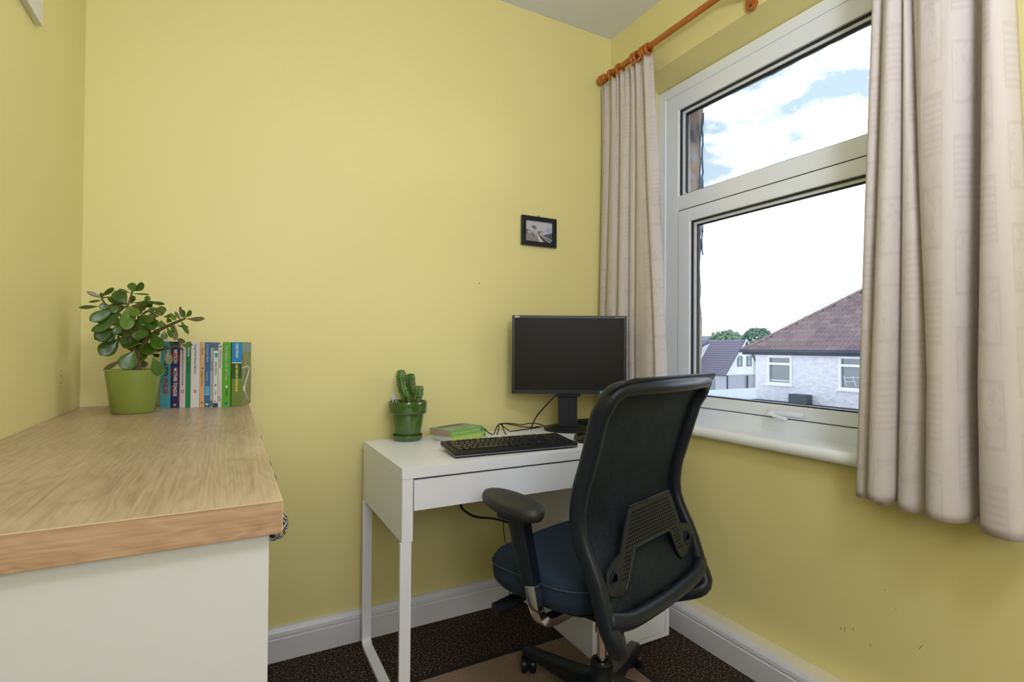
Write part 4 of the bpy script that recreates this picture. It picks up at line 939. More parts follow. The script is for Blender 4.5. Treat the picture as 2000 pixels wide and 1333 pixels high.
path += [(x, -.222-.012*(1-(x/.2)**2), 1.008) for x in (-.1, 0, .1)]
path += [(.20, -.212, 1.008), (.232, -.202, 1.003), (.250, -.190, .990)]
for z in (.965, .94, .90, .85, .80, .76, .72, .68, .64, .60, .56, .52, .48, .44): path.append((rw(z), pf_(z), z))
path += [(.242, -.201, .408), (.228, -.196, .388), (.195, -.172, .380), (.11, -.115, .374), (0, -.09, .374), (-.11, -.115, .374), (-.195, -.172, .380), (-.228, -.196, .388), (-.242, -.201, .408)]
# closed loop, section: wide fore-aft, rounded
fp = [(.0235*math.copysign(abs(math.cos(a))**.75, math.cos(a)), .0165*math.copysign(abs(math.sin(a))**.75, math.sin(a))) for a in [2*PI*i/14 for i in range(14)]]
P = smoothpts(path, 2, closed=True)
def loop_frame(bm, P, prof, scl):
    n = len(P); rings = []
    for i in range(n):
        T = (P[(i+1) % n]-P[i-1]).normalized(); inward = (Vector((0, P[i].y, .70))-P[i]); s = T.cross(Vector((0, 1, 0)))
        a = (Vector((0, 1, 0))-T*T.y).normalized(); b_ = T.cross(a).normalized(); s = scl[i]
        rings.append([bm.verts.new(P[i]+a*x*s[0]+b_*y*s[1]) for x, y in prof])
    k = len(prof)
    for i in range(n):
        A, B = rings[i], rings[(i+1) % n]
        for j in range(k): bm.faces.new((A[j], A[(j+1) % k], B[(j+1) % k], B[j]))
scl = []
for p in P:
    top = max(0, min(1, (p.z-.955)/.04)); bot = max(0, min(1, (.52-p.z)/.10))
    scl.append((1.0, 1.0+.15*top+.28*bot))
b = bmesh.new(); loop_frame(b, P, fp, scl)
obj('back_frame', b, M_frame, ch, smooth=True)
# flared top lip
b = bmesh.new(); G2 = []
for i in range(25):
    s = -1+2*i/24; x = .272*s; bow = -.014*(1-s*s); e_ = max(0, abs(s)-.82)/.18
    row = []
    for (df, z) in ((-.006, .985), (-.022, 1.002), (-.040, 1.020), (-.050, 1.030), (-.049, 1.034), (-.040, 1.031), (-.018, 1.014), (.006, .999)):
        q_ = .62*e_**2; zz = z+(.998-z)*q_; row.append(b.verts.new((x, -.182+bow+df*(1-q_)-.016*q_-.004*abs(s), zz)))
    G2.append(row)
for A, B in zip(G2, G2[1:]):
    for j in range(8): b.faces.new((A[j], A[(j+1) % 8], B[(j+1) % 8], B[j]))
b.faces.new(G2[0]); b.faces.new(G2[-1][::-1]); obj('top_rail', b, M_frame, ch, smooth=True)
# mesh
b = bmesh.new(); G2 = []
zs = [.40+.60*i/40 for i in range(41)]
for z in zs:
    row = []
    for i in range(21):
        s = -1+2*i/20; f_ = pf_(z)+.006-.016*(1-s*s)*(.4+.6*min(1, max(0, (z-.5)/.3)))
        if z < .44: f_ = pf_(.44)+.006+(.44-z)*1.6*(1-s*s)
        row.append(b.verts.new((s*(rw(z)-.004), f_, z)))
    G2.append(row)
for A, B in zip(G2, G2[1:]):
    for i in range(20): b.faces.new((A[i], A[i+1], B[i+1], B[i]))
o = obj('mesh_back', b, M_mesh, ch, smooth=True); md = o.modifiers.new('thick', 'SOLIDIFY'); md.thickness = .004; md.offset = 1
# lumbar plate
def lum_f(z): return -.150-.08*(.69-z)
half = [(0, .690), (.105, .690), (.118, .683), (.165, .585), (.222, .560), (.232, .535), (.222, .505), (.172, .482), (.152, .492), (.128, .520), (.101, .572), (.090, .582), (0, .584)]
b = bmesh.new()
def strip(sgn):
    outer = [(0, .692), (.06, .692), (.106, .692), (.116, .684), (.140, .636), (.163, .588), (.205, .578), (.228, .560), (.232, .535), (.226, .508), (.196, .494), (.165, .488)]
    inner = [(0, .585), (.05, .585), (.088, .585), (.096, .580), (.104, .568), (.116, .545), (.124, .530), (.128, .522), (.132, .515), (.137, .508), (.142, .500), (.150, .493)]
    for th in (0, ):
        fr0 = [[b.verts.new((sgn*x, lum_f(z)+d, z)) for x, z in q] for q in (outer, inner) for d in (0, -.005)]
        oF, oB, iF, iB = fr0
        for k in range(len(outer)-1):
            b.faces.new((oF[k], oF[k+1], iF[k+1], iF[k])); b.faces.new((oB[k], oB[k+1], iB[k+1], iB[k]))
            b.faces.new((oF[k], oF[k+1], oB[k+1], oB[k])); b.faces.new((iF[k], iF[k+1], iB[k+1], iB[k]))
        b.faces.new((oF[-1], iF[-1], iB[-1], oB[-1]))
strip(1); strip(-1); bmesh.ops.remove_doubles(b, verts=b.verts, dist=.0003)
lp = obj('lumbar_plate', b, M_frame, ch)
b = bmesh.new()
for sgn in (1, -1):
    tube(b, smoothpts([(sgn*x, lum_f(z)-.004, z) for x, z in ((0, .585), (.05, .585), (.088, .584), (.102, .572), (.126, .526), (.150, .492))], 4), .0035, 6)
tube(b, [(-.107, lum_f(.69)-.003, .692), (.107, lum_f(.69)-.003, .692)], .003, 6)
obj('plate_rim', b, M_frame, lp, smooth=True)
b = bmesh.new(); M_hole = mat('hole_dark', (.002, .002, .003), .9, spec=0)
for iy in range(9):
    z = .675-iy*.0098
    for ix in range(-17, 18):
        x = ix*.0105+(.00525 if iy % 2 else 0)
        lim = .098+(.675-z)*.50
        if abs(x) > lim: continue
        c = Vector((x, lum_f(z)-.0052, z)); vs = [b.verts.new(c+Vector((.0026*math.cos(a), -.0002, .0026*math.sin(a)))) for a in [k*PI/4 for k in range(8)]]; b.faces.new(vs)
for sgn in (1, -1):
    for iy in range(7):
        z = .583-iy*.0098
        for ix in range(3):
            x = .112+ix*.0105+(.583-z)*.45+(.00525 if iy % 2 else 0)
            if x > .150+(.583-z)*.2: continue
            c = Vector((sgn*x, lum_f(z)-.0052, z)); vs = [b.verts.new(c+Vector((.0026*math.cos(a), -.0002, .0026*math.sin(a)))) for a in [k*PI/4 for k in range(8)]]; b.faces.new(vs)
po = obj('perforations', b, M_hole, lp); po['kind'] = 'stuff'
for sgn in (1, -1):
    b = bmesh.new(); lathe(b, [(0, .0004), (.0125, .0004), (.0125, 0), (0, 0)], 20); obj('finger_hole', b, M_hole, lp, loc=(sgn*.198, lum_f(.538)-.0052, .536), rot=(R(90), 0, 0)).scale = (1, 1.35, 1)
    b = bmesh.new(); sweep(b, [(.0135*math.cos(a), 0, .0178*math.sin(a)) for a in [k*PI/10 for k in range(20)]], circ(.0022, 6), closed=True, up=(0, 1, 0)); obj('hole_rim', b, M_frame, lp, loc=(sgn*.198, lum_f(.538)-.006, .536), smooth=True)
# cross bar
b = bmesh.new(); cpz = smoothpts([(-.252, -.184, .458), (-.19, -.204, .447), (-.1, -.206, .440), (0, -.206, .437), (.1, -.206, .440), (.19, -.202, .445), (.250, -.182, .455)], 5)
n = len(cpz); sweep(b, cpz, circ(1, 14), up=(0, 0, 1), scale=[(.019+.003*abs(2*i/(n-1)-1)**3, .0195+.007*abs(2*i/(n-1)-1)**4) for i in range(n)])
obj('back_crossbar', b, M_frame, ch, smooth=True)
# carrier under the seat to the mechanism
b = bmesh.new(); sweep(b, smoothpts([(0, -.095, .376), (0, -.07, .372), (0, -.03, .368)], 4), circ(1, 12), up=(0, 0, 1), scale=[(.045, .016)]*9)
obj('back_carrier', b, M_frame, ch, smooth=True)
# seat
def sq(a, rx, ry, n_=3.6): return rx*math.copysign(abs(math.cos(a))**(2/n_), math.cos(a)), ry*math.copysign(abs(math.sin(a))**(2/n_), math.sin(a))
def seat_ring(bm, sc, z, drop=0, k=48):
    vs = []
    for i in range(k):
        x, y = sq(2*PI*i/k, .250*sc, .203*sc); yy = y+.080; t = max(0, (yy-.12)/.16)
        vs.append(bm.verts.new((x, yy, z-.014*t*t*(1 if z > .46 else .2)+.006*(abs(x)/.25)**2*(z > .48)-.016*max(0, (-.03-yy)/.15)*0)))
    return vs
b = bmesh.new(); rings = [seat_ring(b, s, z) for s, z in ((.86, .412), (.94, .416), (.985, .430), (1.0, .450), (1.0, .476), (.985, .492), (.95, .502), (.88, .509), (.7, .511), (.4, .508), (.12, .506))]
for A, B in zip(rings, rings[1:]):
    for i in range(48): b.faces.new((A[i], A[(i+1) % 48], B[(i+1) % 48], B[i]))
b.faces.new(rings[0][::-1]); b.faces.new(rings[-1]); seat = obj('seat', b, M_seat, ch, smooth=True)
b = bmesh.new(); pts = []
for i in range(64):
    x, y = sq(2*PI*i/64, .2515, .2045); yy = y+.080; t = max(0, (yy-.12)/.16); pts.append((x, yy, .480-.014*t*t+.002*(abs(x)/.25)**2))
tube(b, pts, .0022, 6, closed=True); obj('piping', b, M_piping, seat, smooth=True)
b = bmesh.new(); rings = [[b.verts.new((sq(2*PI*i/32, .20*s, .19*s)[0], sq(2*PI*i/32, .20*s, .165*s)[1]+.06, z)) for i in range(32)] for s, z in ((.55, .372), (.8, .384), (1.05, .404), (1.1, .414))]
for A, B in zip(rings, rings[1:]):
    for i in range(32): b.faces.new((A[i], A[(i+1) % 32], B[(i+1) % 32], B[i]))
b.faces.new(rings[0][::-1]); b.faces.new(rings[-1]); obj('seat_pan', b, M_base, ch, auto=40)
b = bmesh.new(); bx(b, -.075, -.12, .335, .075, .12, .390, .018, seg=3); bx(b, -.04, -.05, .31, .04, .05, .345, .012); obj('mechanism', b, M_base, ch, auto=40)
b = bmesh.new(); tube(b, [(-.06, .16, .375), (-.178, .185, .362)], .013, 12); tube(b, [(-.178, .185, .362), (-.243, .200, .352)], .0195, 16); obj('adjust_knob', b, M_base, ch, auto=40)
# arms
for sgn in (-1, 1):
    ar = obj('armrest', None or (lambda: (lambda b: b)(bmesh.new()))(), M_frame, ch) if False else None
    b = bmesh.new(); rings = []
    def prr(s, z, k=32): 
        o_ = []
        for i in range(k):
            x, y = sq(2*PI*i/k, .054*s, .128*s if s > .9 else .128-.054*(1-s), 2.2); ca, sa = math.cos(sgn*R(14)), math.sin(sgn*R(14))
            o_.append(b.verts.new((sgn*.277+x*ca-y*sa, .105+x*sa+y*ca, z)))
        return o_
    rings = [prr(s, z) for s, z in ((.60, .662), (.85, .664), (.96, .669), (1, .678), (.99, .687), (.95, .693), (.85, .696), (.5, .698), (.15, .698))]
    for A, B in zip(rings, rings[1:]):
        for i in range(32): b.faces.new((A[i], A[(i+1) % 32], B[(i+1) % 32], B[i]))
    b.faces.new(rings[0][::-1]); b.faces.new(rings[-1]); pad = obj('arm_pad', b, mat('arm_pad_rubber', (.018, .019, .021), .5, bump=.1, bscale=600), ch, smooth=True)
    b = bmesh.new(); bx(b, sgn*.277-.034, .03, .645, sgn*.277+.034, .13, .664, .006); obj('pad_mount', b, M_frame, pad, auto=40)
    b = bmesh.new(); ps = [(sgn*.277, .078, .645), (sgn*.277, .066, .60), (sgn*.277, .048, .54), (sgn*.276, .036, .495), (sgn*.276, .034, .487)]
    sc2 = [(1, 1.05), (.95, 1.0), (.9, .92), (.86, .82), (.84, .80)]
    sweep(b, ps, [(x, y) for x, y in [(.016, .026), (.019, .020), (.019, -.020), (.016, -.026), (-.016, -.026), (-.019, -.020), (-.019, .020), (-.016, .026)]], up=(0, 1, 0), scale=sc2)
    obj('arm_post', b, M_base, ch, auto=50)
    b = bmesh.new(); q = smoothpts([(sgn*.276, .034, .495), (sgn*.276, .024, .455), (sgn*.273, .016, .422), (sgn*.259, .011, .398), (sgn*.230, .008, .388), (sgn*.17, .006, .386), (sgn*.07, .0, .385)], 5)
    n = len(q); fr2 = []
    sweep(b, q, [(.0105, .017), (.0125, .012), (.0125, -.012), (.0105, -.017), (-.0105, -.017), (-.0125, -.012), (-.0125, .012), (-.0105, .017)], up=(0, 1, 0))
    obj('arm_bracket', b, M_chrome, ch, auto=50)['label'] = 'chrome arm bracket'
# gas lift, hub, base, casters
obj('gas_lift', lathe(bmesh.new(), [(0, .12), (.0135, .12), (.0135, .27), (.019, .272), (.019, .33), (0, .33)], 24), M_chrome, ch, auto=40)
obj('hub', lathe(bmesh.new(), [(0, .06), (.032, .06), (.038, .10), (.036, .150), (.030, .160), (.030, .166), (.0335, .168), (.0335, .186), (.030, .190), (.018, .190), (.016, .182), (0, .182)], 32), M_base, ch, auto=40)
wheel_me = None
def cbx(): 
    b = bmesh.new(); 
    for s in (-1, 1):
        t = bmesh.new(); lathe(t, [(0, -.011), (.020, -.011), (.027, -.007), (.0275, .006), (.022, .011), (0, .011)], 24)
        merge(b, t, 0, PM((s*.0145, 0, 0), (0, 1, 0), (0, 0, 1), (1, 0, 0)))
    return b
for k, an in enumerate((85, 13, -59, -131, 157)):
    a = R(an); d = Vector((math.cos(a), math.sin(a), 0)); s_ = Vector((-math.sin(a), math.cos(a), 0))
    b = bmesh.new(); sec = []
    for t_, zt, zb, hw in ((.02, .150, .085, .026), (.06, .136, .080, .0275), (.14, .120, .076, .0245), (.24, .104, .072, .020), (.31, .094, .068, .0175), (.328, .086, .068, .014)):
        c = d*t_; sec.append([b.verts.new(c+s_*x+Vector((0, 0, z))) for x, z in ((-hw, zb), (hw, zb), (hw*.92, zt-.006), (hw*.7, zt), (hw*.45, zt-.001), (-hw*.45, zt-.001), (-hw*.7, zt), (-hw*.92, zt-.006))])
    for A, B in zip(sec, sec[1:]):
        for j in range(8): b.faces.new((A[j], A[(j+1) % 8], B[(j+1) % 8], B[j]))
    b.faces.new(sec[0]); b.faces.new(sec[-1][::-1]); obj('base_leg', b, M_base, ch, auto=35)
    c = d*.312; 
    b = bmesh.new(); tube(b, [(0, 0, .050), (0, 0, .074)], .0095, 12); bx(b, -.006, -.018, .028, .006, .020, .056, .004)
    cst = obj('caster', b, M_base, ch, loc=(c.x, c.y, 0), rot=(0, 0, R((-46, -38, 60, 10, 40)[k])), auto=40)
    if wheel_me is None: wh = obj('caster_wheel', cbx(), M_base, cst, auto=40, loc=(0, .010, .0285)); wheel_me = wh.data
    else: wh = obj('caster_wheel', wheel_me, None, cst, loc=(0, .010, .0285))

# ================================================================ mat on the carpet
rg = thing('floor_mat', 'fawn floor mat with a black border under the office chair', 'mat', (.80, 1.0, 0))
mx0, mx1, my0, my1 = .20, 1.262, .30, 1.690
b = bmesh.new(); bx(b, mx0+.022, my0+.022, .0005, mx1-.022, my1-.022, .0045); bmesh.ops.translate(b, vec=(-.8, -1, 0), verts=b.verts); obj('pile', b, M_matbrown, rg)
b = bmesh.new()
for q in ((mx0, my0, mx1, my0+.022), (mx0, my1-.022, mx1, my1), (mx0, my0+.022, mx0+.022, my1-.022), (mx1-.022, my0+.022, mx1, my1-.022)): bx(b, q[0], q[1], .0004, q[2], q[3], .0055, .001)
bmesh.ops.translate(b, vec=(-.8, -1, 0), verts=b.verts); obj('border', b, mat('mat_border', (.008, .008, .009), .8), rg)

# ================================================================ outside
M_render = two_noise('white_render', [(.50, .52, .58), (.62, .64, .70)], .9, 5, (1, 1, 1.6), 4, 1.0, (.3, .7), .06)
M_tile = two_noise('roof_tile_clay', [(.17, .125, .14), (.235, .18, .19)], .85, 3, detail=6)
M_slate = mat('far_roof_tiles', (.16, .15, .20), .85)
M_pane = mat('far_window_glass', (.10, .14, .16), .12)
M_lead = mat('lead_roof', (.05, .06, .085), .95, spec=.1, var=.3, scale=3)
M_outw = mat('far_white', (.66, .69, .76), .6)
struct(obj('ground', BX(2.2, -60, -5.1, 160, 180, -5.0), mat('ground_grass', (.10, .14, .06), .95, var=.3, scale=.5)), 'gardens beyond the houses')
HX, HY0, HY1 = 18.0, 2.0, 13.45
hs = thing('neighbour_house', 'white rendered house with a hipped brown tiled roof, nearest outside the window', 'house', (HX, 9, -5))
def H(b): bmesh.ops.translate(b, vec=(-HX, -9, 5), verts=b.verts); return b
# wall with recessed window openings: built from bands
w1 = (11.951, 12.93, -.22, .875); w2 = (8.6, 10.29, -.24, .895)
b = bmesh.new()
bx(b, HX, HY0, -5, HX+.3, HY1, -.24); bx(b, HX, HY0, .895, HX+.3, HY1, 1.05)
bx(b, HX, w1[1], -.24, HX+.3, HY1, .895); bx(b, HX, w2[1], -.24, HX+.3, w1[0], .895); bx(b, HX, HY0, -.24, HX+.3, w2[0], .895)
bx(b, HX+.3, HY0, -5, HX+5.5, HY0+.3, 1.05); bx(b, HX+.3, HY1-.3, -5, HX+5.5, HY1, 1.05); bx(b, HX+5.2, HY0, -5, HX+5.5, HY1, 1.05); bx(b, HX+.3, HY0, 1.0, HX+5.5, HY1, 1.05)
obj('wall', H(b), M_render, hs)
def hwin(y0, y1, z0, z1, split, t=.075, parent=hs):
    b = bmesh.new(); x0, x1 = HX-.03, HX+.10
    bx(b, x0, y0, z0, x1, y0+t, z1); bx(b, x0, y1-t, z0, x1, y1, z1); bx(b, x0, y0+t, z1-t, x1, y1-t, z1); bx(b, x0, y0+t, z0, x1, y1-t, z0+t); bx(b, x0, y0+t, split-.04, x1, y1-t, split+.04)
    bx(b, x0+.01, y0+t, z1-t-.03, x1, y1-t, z1-t); bx(b, HX-.10, y0-.05, z0-.05, HX+.1, y1+.05, z0)
    w_ = obj('window', H(b), M_outw, parent)
    b = BX(HX+.05, y0+t, z0+t, HX+.07, y1-t, split-.04); obj('pane', H(b), M_pane, w_)
    b = BX(HX+.05, y0+t, split+.04, HX+.07, y1-t, z1-t-.03); obj('pane', H(b), M_pane, w_); return w_
wn1 = hwin(*w1, .545); wn2 = hwin(*w2, .565)
obj('sill_rail', H(BX(HX+.04, w1[0]+.09, -.10, HX+.049, w1[1]-.09, -.05)), mat('inner_ledge', (.5, .52, .55), .5), wn1)  # pale bar low across the window pane
# things seen inside the right window: a white folding rack
b = bmesh.new()
for yy in (9.75, 10.05): tube(b, [(HX+.045, yy, -.13), (HX+.045, yy+.12, .22)], .018, 6)
tube(b, [(HX+.045, 9.6, .18), (HX+.045, 10.15, .16)], .018, 6); tube(b, [(HX+.045, 9.2, .25), (HX+.045, 9.6, -.1)], .016, 6); tube(b, [(HX+.045, 9.55, .2), (HX+.045, 9.25, -.1)], .016, 6); tube(b, [(HX+.045, 9.75, .05), (HX+.045, 10.12, .02)], .014, 6)
obj('indoor_rack', H(b), mat('rack_pale', (.5, .52, .58), .6), wn2)
# roof
EX, EZ, EY = 17.58, 1.03, 13.72; AX, AZ, AY = 20.5, 3.30, 10.78
b = bmesh.new()
v = [b.verts.new(p) for p in ((EX, EY, EZ), (EX, 1.7, EZ), (AX, 4.6, AZ), (AX, AY, AZ), (2*AX-EX, EY, EZ), (2*AX-EX, 1.7, EZ))]
for f in ((0, 1, 2, 3), (0, 3, 4), (4, 3, 2, 5), (5, 2, 1)): b.faces.new([v[i] for i in f])
b.faces.new([v[0], v[4], v[5], v[1]])
obj('roof_deck', H(b), mat('roof_underlay', (.07, .055, .065), .9), hs)
obj('gutter', H(sweep(bmesh.new(), [(EX-.06, 1.6, EZ-.02), (EX-.06, EY+.08, EZ-.02)], [(.0, .06), (.05, .045), (.06, -.02), (.03, -.06), (-.03, -.06), (-.06, -.02), (-.05, .045)], up=(0, 0, 1))), M_lead, hs)
obj('fascia', H(BX(EX, 1.7, EZ-.16, EX+.03, EY, EZ-.01)), M_lead, hs)
obj('soffit', H(BX(EX+.03, 1.7, EZ-.14, HX, EY, EZ-.11)), M_outw, hs)
sl = Vector((AX-EX, 0, AZ-EZ)); SL = sl.length; sl.normalize(); nn = Vector((-sl.z, 0, sl.x)); NR = 14; g = SL/NR; TW = .30
# tile mesh: double roll, local x = along eave (-Y world), y = up slope
def tile_mesh():
    b = bmesh.new(); k = 10; A = []; B = []; C_ = []
    for i in range(k+1):
        x = TW*i/k; hgt = .030*abs(math.sin(2*PI*(i/k)/2*2*.5*2))**1.0 if True else 0
        hgt = .022+.022*math.cos(4*PI*i/k)
        A.append(b.verts.new((x, 0, .062+hgt))); B.append(b.verts.new((x, g*1.12, .002+hgt))); C_.append(b.verts.new((x, 0, .005)))
    for i in range(k): b.faces.new((A[i], A[i+1], B[i+1], B[i])); b.faces.new((C_[i], C_[i+1], A[i+1], A[i]))
    me = bpy.data.meshes.new('roof_tile'); b.to_mesh(me); b.free(); me.materials.append(M_tile); return me
tm = tile_mesh()
mats3 = [M_tile, mat('roof_tile_dark', (.165, .12, .14), .9, var=.2, scale=4), mat('roof_tile_light', (.23, .18, .19), .85, var=.2, scale=4)]
tms = [tm]
for m_ in mats3[1:]:
    c = tm.copy(); c.materials.clear(); c.materials.append(m_); tms.append(c)
origin = Vector((HX, 9, -5)); cnt = 0
for r_ in range(NR):
    yl = EY-(EY-AY)*r_/NR-.02; base = Vector((EX, 0, EZ))+sl*(g*r_)-sl*.03
    k0 = math.floor((EY-yl)/TW)+ (0 if r_ == 0 else 1)
    y = EY - k0*TW - (r_ % 2)*.0
    while y > 8.3:
        p = base+nn*.004; p.y = y
        o = bpy.data.objects.new('roof_tile', random.choice(tms) if random.random() < .5 else tms[0]); COL.objects.link(o); o.parent = hs
        X = Vector((0, -1, 0)); p2 = p-origin
        o.matrix_local = Matrix(((X.x, sl.x, nn.x, p2.x), (X.y, sl.y, nn.y, p2.y), (X.z, sl.z, nn.z, p2.z), (0, 0, 0, 1)))
        y -= TW; cnt += 1
# ridge tiles over hip
hv = Vector((AX, AY, AZ))-Vector((EX, EY, EZ)); n = 15; hl = hv.length/n; hd_ = hv.normalized()
hm = None
side = hd_.cross(Vector((0, 0, 1))).normalized(); upn = side.cross(hd_).normalized()
for i in range(n):
    if hm is None:
        b = bmesh.new(); A = []; B = []
        for k in range(9):
            a = PI*k/8; A.append(b.verts.new((0, .13*math.cos(a), .075*math.sin(a)))); B.append(b.verts.new((hl*1.06, .115*math.cos(a), .062*math.sin(a))))
        for k in range(8): b.faces.new((A[k], A[k+1], B[k+1], B[k]))
        b.faces.new(A); hm = bpy.data.meshes.new('hip_tile'); b.to_mesh(hm); b.free(); hm.materials.append(mat('hip_tile', (.17, .14, .15), .9, var=.3, scale=4))
    o = bpy.data.objects.new('hip_tile', hm); COL.objects.link(o); o.parent = hs; p2 = Vector((EX, EY, EZ))+hd_*(hl*i)+Vector((0, 0, .02))-origin
    o.matrix_local = Matrix(((hd_.x, side.x, upn.x, p2.x), (hd_.y, side.y, upn.y, p2.y), (hd_.z, side.z, upn.z, p2.z), (0, 0, 0, 1)))
b = bmesh.new(); tube(b, [(EX+.02, EY-.02, EZ+.0), (AX, AY, AZ)], .085, 8); obj('hip_mortar', H(b), mat('mortar', (.16, .14, .15), .95), hs)
b = bmesh.new(); tube(b, [(AX, AY+.05, AZ+.05), (AX, 4.6, AZ+.05)], .09, 8); obj('ridge_tiles', H(b), M_tile, hs)
# black box low on the wall, flat roofs
b = BX(HX-.40, 11.17, -.834, HX-.05, 11.83, -.50, bev=.02); o = obj('metal_box', b, mat('box_black', (.035, .05, .07), .5), None); tag(o, 'dark metal box on the flat roof under the white house windows', 'box')
struct(obj('flat_roof_lead', BX(12.5, 3, -5, HX-.001, 13.40, -.835), M_lead), 'dark lead flat roof below the white house')
struct(obj('flat_roof_white', BX(11.5, 13.45, -5, 25, 17.9, -.92), mat('pale_flat_roof', (.55, .60, .68), .7, var=.1, scale=.6)), 'pale flat roof left of the white house')
# drainpipe at house corner
# chalet bungalow
GY = 24.0; c0 = (29.15, -.68); c1 = (31.0, 1.70); c2 = (32.85, -.68)
cb = thing('chalet_house', 'white gabled bungalow with a steep grey roof, left of the nearest house', 'house', (31, GY, -5))
def CB(b): bmesh.ops.translate(b, vec=(-31, -GY, 5), verts=b.verts); return b
b = bmesh.new(); prism(b, [(c0[0]+.1, c0[1]), (c2[0]-.1, c2[1]), (c1[0], c1[1]-.08)], 0, .3, PM((0, GY, 0), (1, 0, 0), (0, 0, 1), (0, 1, 0))); obj('gable_wall', CB(b), mat('gable_white', (.80, .82, .86), .8), cb)
b = BX(29.25, GY+.05, -5, 32.75, GY+9, -.66); obj('lower_wall', CB(b), mat('lower_wall_grey', (.42, .44, .52), .85), cb)
b = bmesh.new(); ns = 15
for i in range(ns):  # stepped courses
    t0, t1 = i/ns, (i+1)/ns; q0 = Vector((c0[0]+(c1[0]-c0[0])*t0-.12, 0, c0[1]+(c1[1]-c0[1])*t0)); q1 = Vector((c0[0]+(c1[0]-c0[0])*t1-.12, 0, c0[1]+(c1[1]-c0[1])*t1))
    pts = [(q0.x-.05, q0.z+.02), (q0.x+.05, q0.z-.05), (q1.x+.08, q1.z), (q1.x, q1.z+.02)]
    prism(b, pts, 0, 9.2, PM((0, GY-.12, 0), (1, 0, 0), (0, 0, 1), (0, 1, 0)))
obj('roof_slope', CB(b), M_slate, cb)
b = bmesh.new(); prism(b, [(c1[0], c1[1]+.02), (c2[0]+.1, c2[1]), (c2[0]-.05, c2[1]-.02), (c1[0]-.1, c1[1]-.08)], 0, 9.2, PM((0, GY-.12, 0), (1, 0, 0), (0, 0, 1), (0, 1, 0))); obj('roof_slope', CB(b), M_slate, cb)
b = bmesh.new()
for p, q in ((c0, c1), (c2, c1)): sweep(b, [(p[0]-(.1 if p is c0 else -.1), GY-.14, p[1]), (q[0], GY-.14, q[1])], [(-.03, -.06), (.03, -.06), (.03, .06), (-.03, .06)], up=(0, 1, 0))
obj('bargeboard', CB(b), M_outw, cb)
for x0, x1 in ((30.25, 30.72), (31.18, 31.65)):
    b = bmesh.new(); 
    for q in ((x0, -.11, x0+.06, .59), (x1-.06, -.11, x1, .59), (x0+.06, .53, x1-.06, .59), (x0+.06, -.11, x1-.06, -.05), (x0+.06, .34, x1-.06, .38)): bx(b, q[0], GY-.04, q[1], q[2], GY+.02, q[3])
    fw = obj('window', CB(b), mat('dark_frame', (.06, .10, .13), .5), cb); obj('pane', CB(BX(x0+.06, GY-.02, -.05, x1-.06, GY-.005, .53)), mat('far_pane', (.22, .32, .36), .2), fw)
b = bmesh.new(); tube(b, [(29.20, GY-.06, -.7), (29.20, GY-.06, -2)], .05, 6); tube(b, [(32.05, GY-.16, .9), (32.05, GY-.16, -2)], .06, 6); tube(b, [(31.2, GY-.06, -.75), (31.2, GY-.06, -2)], .05, 6); obj('drainpipe', CB(b), M_lead, cb)
obj('lower_window', CB(BX(29.22, GY+1.0, -1.9, 29.25, GY+2.9, -.95)), M_pane, cb)
# front cross gable at left (cheek)
b = bmesh.new(); prism(b, [(29.0, -.9), (29.3, -.9), (30.75, 1.45), (30.6, 1.5)], 0, .2, PM((0, 26.95, 0), (1, 0, 0), (0, 0, 1), (0, 1, 0)))
v = [b.verts.new(p) for p in ((30.72, 26.6, 1.45), (28.3, 26.95, .35), (28.3, 26.95, -.9), (29.0, 26.7, -.6))]; b.faces.new(v)
v2 = [b.verts.new((x, y+.12, z)) for x, y, z in ((30.72, 26.6, 1.45), (28.3, 26.95, .35), (28.3, 26.95, -.9), (29.0, 26.7, -.6))]; b.faces.new(v2[::-1])
for i in range(4): b.faces.new((v[i], v[(i+1) % 4], v2[(i+1) % 4], v2[i]))
obj('dormer_cheek', CB(b), M_outw, cb)
b = bmesh.new(); prism(b, [(28.1, .35), (30.8, 1.55), (30.8, 1.65), (28.1, .47)], 0, 3.0, PM((0, 26.9, 0), (1, 0, 0), (0, 0, 1), (0, 1, 0))); obj('dormer_roof', CB(b), M_slate, cb)
b = bmesh.new(); bx(b, 30.8, 27.9, 1.6, 31.2, 28.5, 2.15); obj('chimney', CB(b), mat('chimney_brick', (.24, .13, .11), .9), cb)
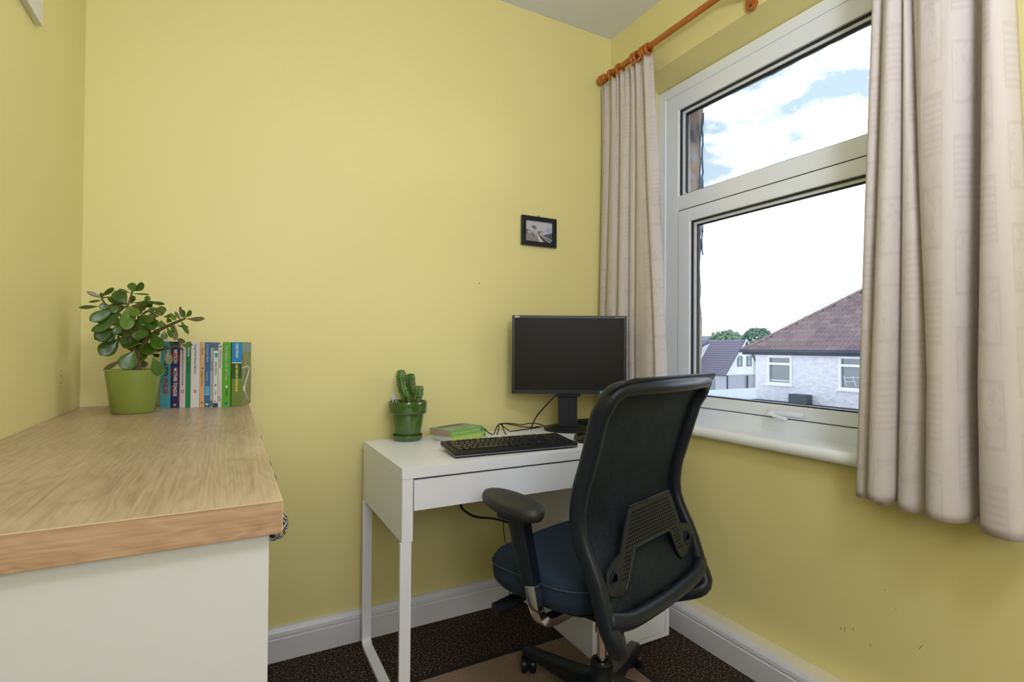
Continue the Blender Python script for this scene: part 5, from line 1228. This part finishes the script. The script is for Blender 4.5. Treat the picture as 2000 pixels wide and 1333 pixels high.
# distant long roof
fh = thing('distant_building', 'long low dark roof on the skyline behind the bungalow', 'building', (90, 75, -5))
b = bmesh.new(); prism(b, [(-3, 7.0), (3, 7.0), (0, 8.75)], -6, 14, PM((0, 0, 0), (1, 0, 0), (0, 0, 1), (0, 1, 0))); obj('roof', b, mat('distant_roof', (.22, .24, .34), .9), fh)
obj('wall', BX(-2.8, -5.9, 0, 2.8, 13.9, 7.0), mat('distant_wall', (.35, .38, .4), .9), fh)
# trees: crown of many small leaf clumps on a trunk
def tree(label, loc, rx, rz_, col, n=700, seed=1, name='tree'):
    rnd = random.Random(seed); t = thing(name, label, 'tree', loc, 0, 'trees on the skyline')
    obj('trunk', tube(bmesh.new(), [(0, 0, 0), (.1, 0, 4), (0, .1, 6.5)], .22, 8), mat('bark', (.10, .08, .07), .9), t)
    b = bmesh.new()
    for i in range(n):
        a = rnd.uniform(0, 2*PI); c = rnd.uniform(-1, 1); q = rnd.uniform(.55, 1)**.5
        p = Vector((rx*q*math.cos(a)*math.sqrt(1-c*c), rx*q*math.sin(a)*math.sqrt(1-c*c), 6.6+rz_*q*c)); s = rnd.uniform(.05, .12)*rx
        tt = bmesh.new(); bmesh.ops.create_icosphere(tt, subdivisions=1, radius=s)
        for v in tt.verts: v.co += Vector([rnd.uniform(-.35, .35)*s for _ in range(3)])
        merge(b, tt, 0, Matrix.Translation(p))
    o = obj('crown', b, mat('foliage', col, .9, var=.35, scale=1.5), t, smooth=True); o['kind'] = 'stuff'
tree('broad pale green tree on the skyline above the bungalow roof', (60, 49.3, -5), 2.6, 1.9, (.16, .25, .16), seed=2)
tree('lower green tree just left of the white house roof', (68, 53.5, -5.7), 2.4, 1.8, (.17, .27, .15), seed=3)
tree('darker rounded tree touching the hip of the white house roof', (52, 38.6, -4.9), 1.75, 1.8, (.10, .19, .15), seed=4)
tree('row of low hedge-like green trees beneath the distant roof', (62, 56.0, -5.9), 3.4, 1.0, (.13, .24, .10), seed=6)
tree('dark narrow tree standing against the left window frame', (50, 48.0, -4.6), .45, 2.2, (.05, .12, .12), n=120, seed=8)
